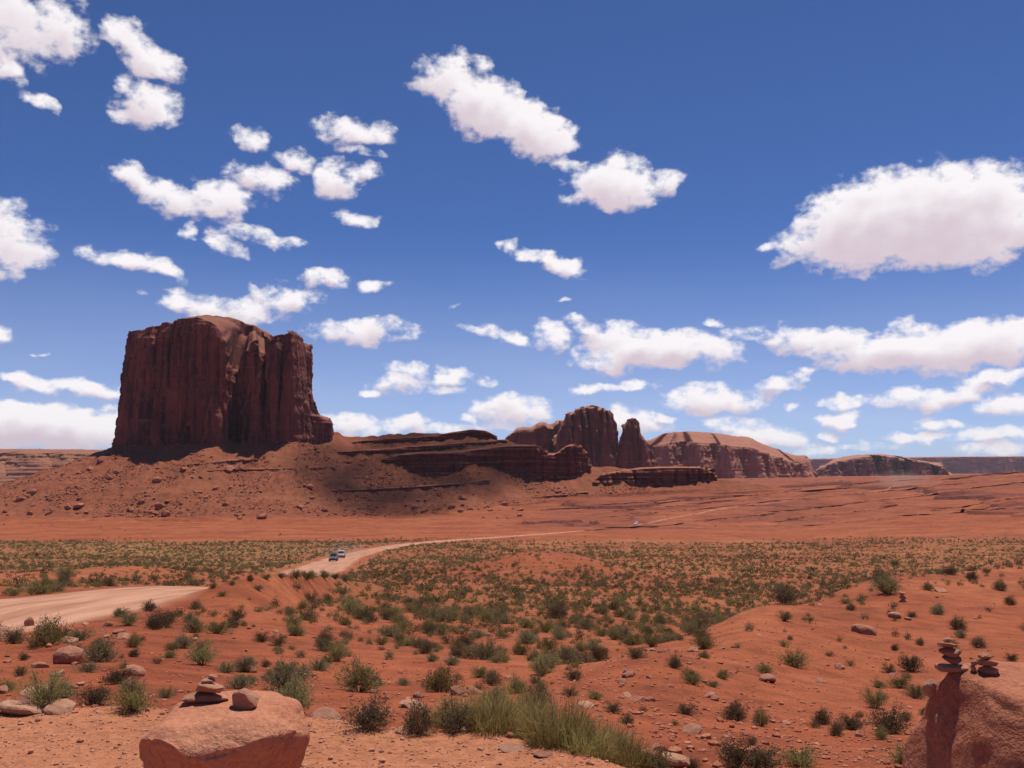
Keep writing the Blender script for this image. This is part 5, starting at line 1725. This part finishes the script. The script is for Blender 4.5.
# ------------------------------------------------------------------ a cloud overhead whose shade lies on the middle of the talus
def cumulus(name, label, centre, blobs, seed, cat='cloud'):
    v0, f0 = ICO[4]
    VV, FF = [], []
    off = 0
    m, nt, b = new_mat('cloud vapour')
    b.inputs['Base Color'].default_value = (.92, .92, .93, 1)
    b.inputs['Roughness'].default_value = 1
    tp = nt.nodes.new('ShaderNodeBsdfTransparent'); mx = nt.nodes.new('ShaderNodeMixShader'); mx.inputs[0].default_value = .66
    nt.links.new(b.outputs[0], mx.inputs[1]); nt.links.new(tp.outputs[0], mx.inputs[2]); nt.links.new(mx.outputs[0], nt.nodes['Material Output'].inputs[0])
    for i, (x, y, z, rx_, ry_, rz_) in enumerate(blobs):
        v = v0 * (1 + .55 * fbm3(v0[:, 0] * 2 + i * 3, v0[:, 1] * 2, v0[:, 2] * 2, 5, seed + i))[:, None] * np.array([rx_, ry_, rz_]) + np.array([x, y, z])
        VV.append(v); FF.append(f0 + off); off += len(v)
    link(name, mesh_np(name, np.vstack(VV), None, np.vstack(FF), [m]), centre, label=label, category=cat)


tgt = Vector((-100, 885, -8))
up_ = SVEC * (3000 / SVEC.z)
cumulus('cumulus_cloud', 'small white cumulus drifting high over the ridge, its shade falling on the talus', tuple(tgt + up_),
        [(-30, -44, 0, 46, 34, 22), (16, -62, 4, 44, 26, 20), (-8, 6, 8, 66, 50, 30), (52, 30, 0, 46, 44, 24), (-78, 20, -2, 34, 60, 20), (96, 60, 0, 30, 50, 16), (6, 84, 2, 60, 40, 24), (66, -20, -4, 26, 26, 14), (-34, 110, 0, 34, 26, 16)], 611)

# ------------------------------------------------------------------ dust raised on the road
def dust(name, x, y, dims, dens, seed, rot=0):
    z = float(H(np.array([x]), np.array([y]))[0])
    v, f = ICO[3]
    m = bpy.data.materials.new('dust'); m.use_nodes = True
    nt = m.node_tree; nt.nodes.clear()
    o_ = nt.nodes.new('ShaderNodeOutputMaterial'); p_ = nt.nodes.new('ShaderNodeVolumePrincipled')
    p_.inputs['Color'].default_value = (.97, .80, .66, 1)
    g = nt.nodes.new('ShaderNodeTexGradient'); g.gradient_type = 'SPHERICAL'
    oc = objn(nt)
    nt.links.new(oc, g.inputs[0])
    nz_ = rampn(nt, noisen(nt, oc, 2.2, 3, .6), [(.35, (0, 0, 0)), (.7, (1, 1, 1))])
    nt.links.new(mathn(nt, 'MULTIPLY', mathn(nt, 'MULTIPLY', g.outputs['Fac'], nz_), dens), p_.inputs['Density'])
    nt.links.new(p_.outputs[0], o_.inputs['Volume'])
    o = link(name, mesh_np(name, v, None, f, [m]), (x, y, z + dims[2] * .5), (0, 0, rot), kind='stuff')
    o.scale = dims


dust('dust', x_of(340, 559, 212), 212, (6, 14, 1.8), .022, 1, .5)
dust('dust', x_of(347, 555, 232), 232, (6, 16, 2.4), .022, 2, .4)
dust('dust', x_of(902, 496, 905), 905, (34, 24, 11), .03, 3)

# ------------------------------------------------------------------ air
def haze_box(x0, x1, y0, y1, z0, z1, dens, col):
    bm = bmesh.new(); bmesh.ops.create_cube(bm, size=1.0)
    bmesh.ops.scale(bm, vec=(x1 - x0, y1 - y0, z1 - z0), verts=bm.verts)
    bmesh.ops.translate(bm, vec=((x0 + x1) / 2, (y0 + y1) / 2, (z0 + z1) / 2), verts=bm.verts)
    me = bpy.data.meshes.new('haze'); bm.to_mesh(me); bm.free()
    m = bpy.data.materials.new('haze'); m.use_nodes = True
    nt = m.node_tree; nt.nodes.clear()
    o_ = nt.nodes.new('ShaderNodeOutputMaterial'); p_ = nt.nodes.new('ShaderNodeVolumePrincipled')
    p_.inputs['Color'].default_value = (*col, 1); p_.inputs['Density'].default_value = dens; p_.inputs['Anisotropy'].default_value = .2
    nt.links.new(p_.outputs[0], o_.inputs['Volume'])
    me.materials.append(m)
    link('haze', me, kind='stuff')


gz_ = min(float(v.co.z) for v in bpy.data.objects['ground'].data.vertices)
haze_box(-70000, 70000, -70000, 70000, gz_ - 1, 240, HAZE, (.80, .86, 1.0))
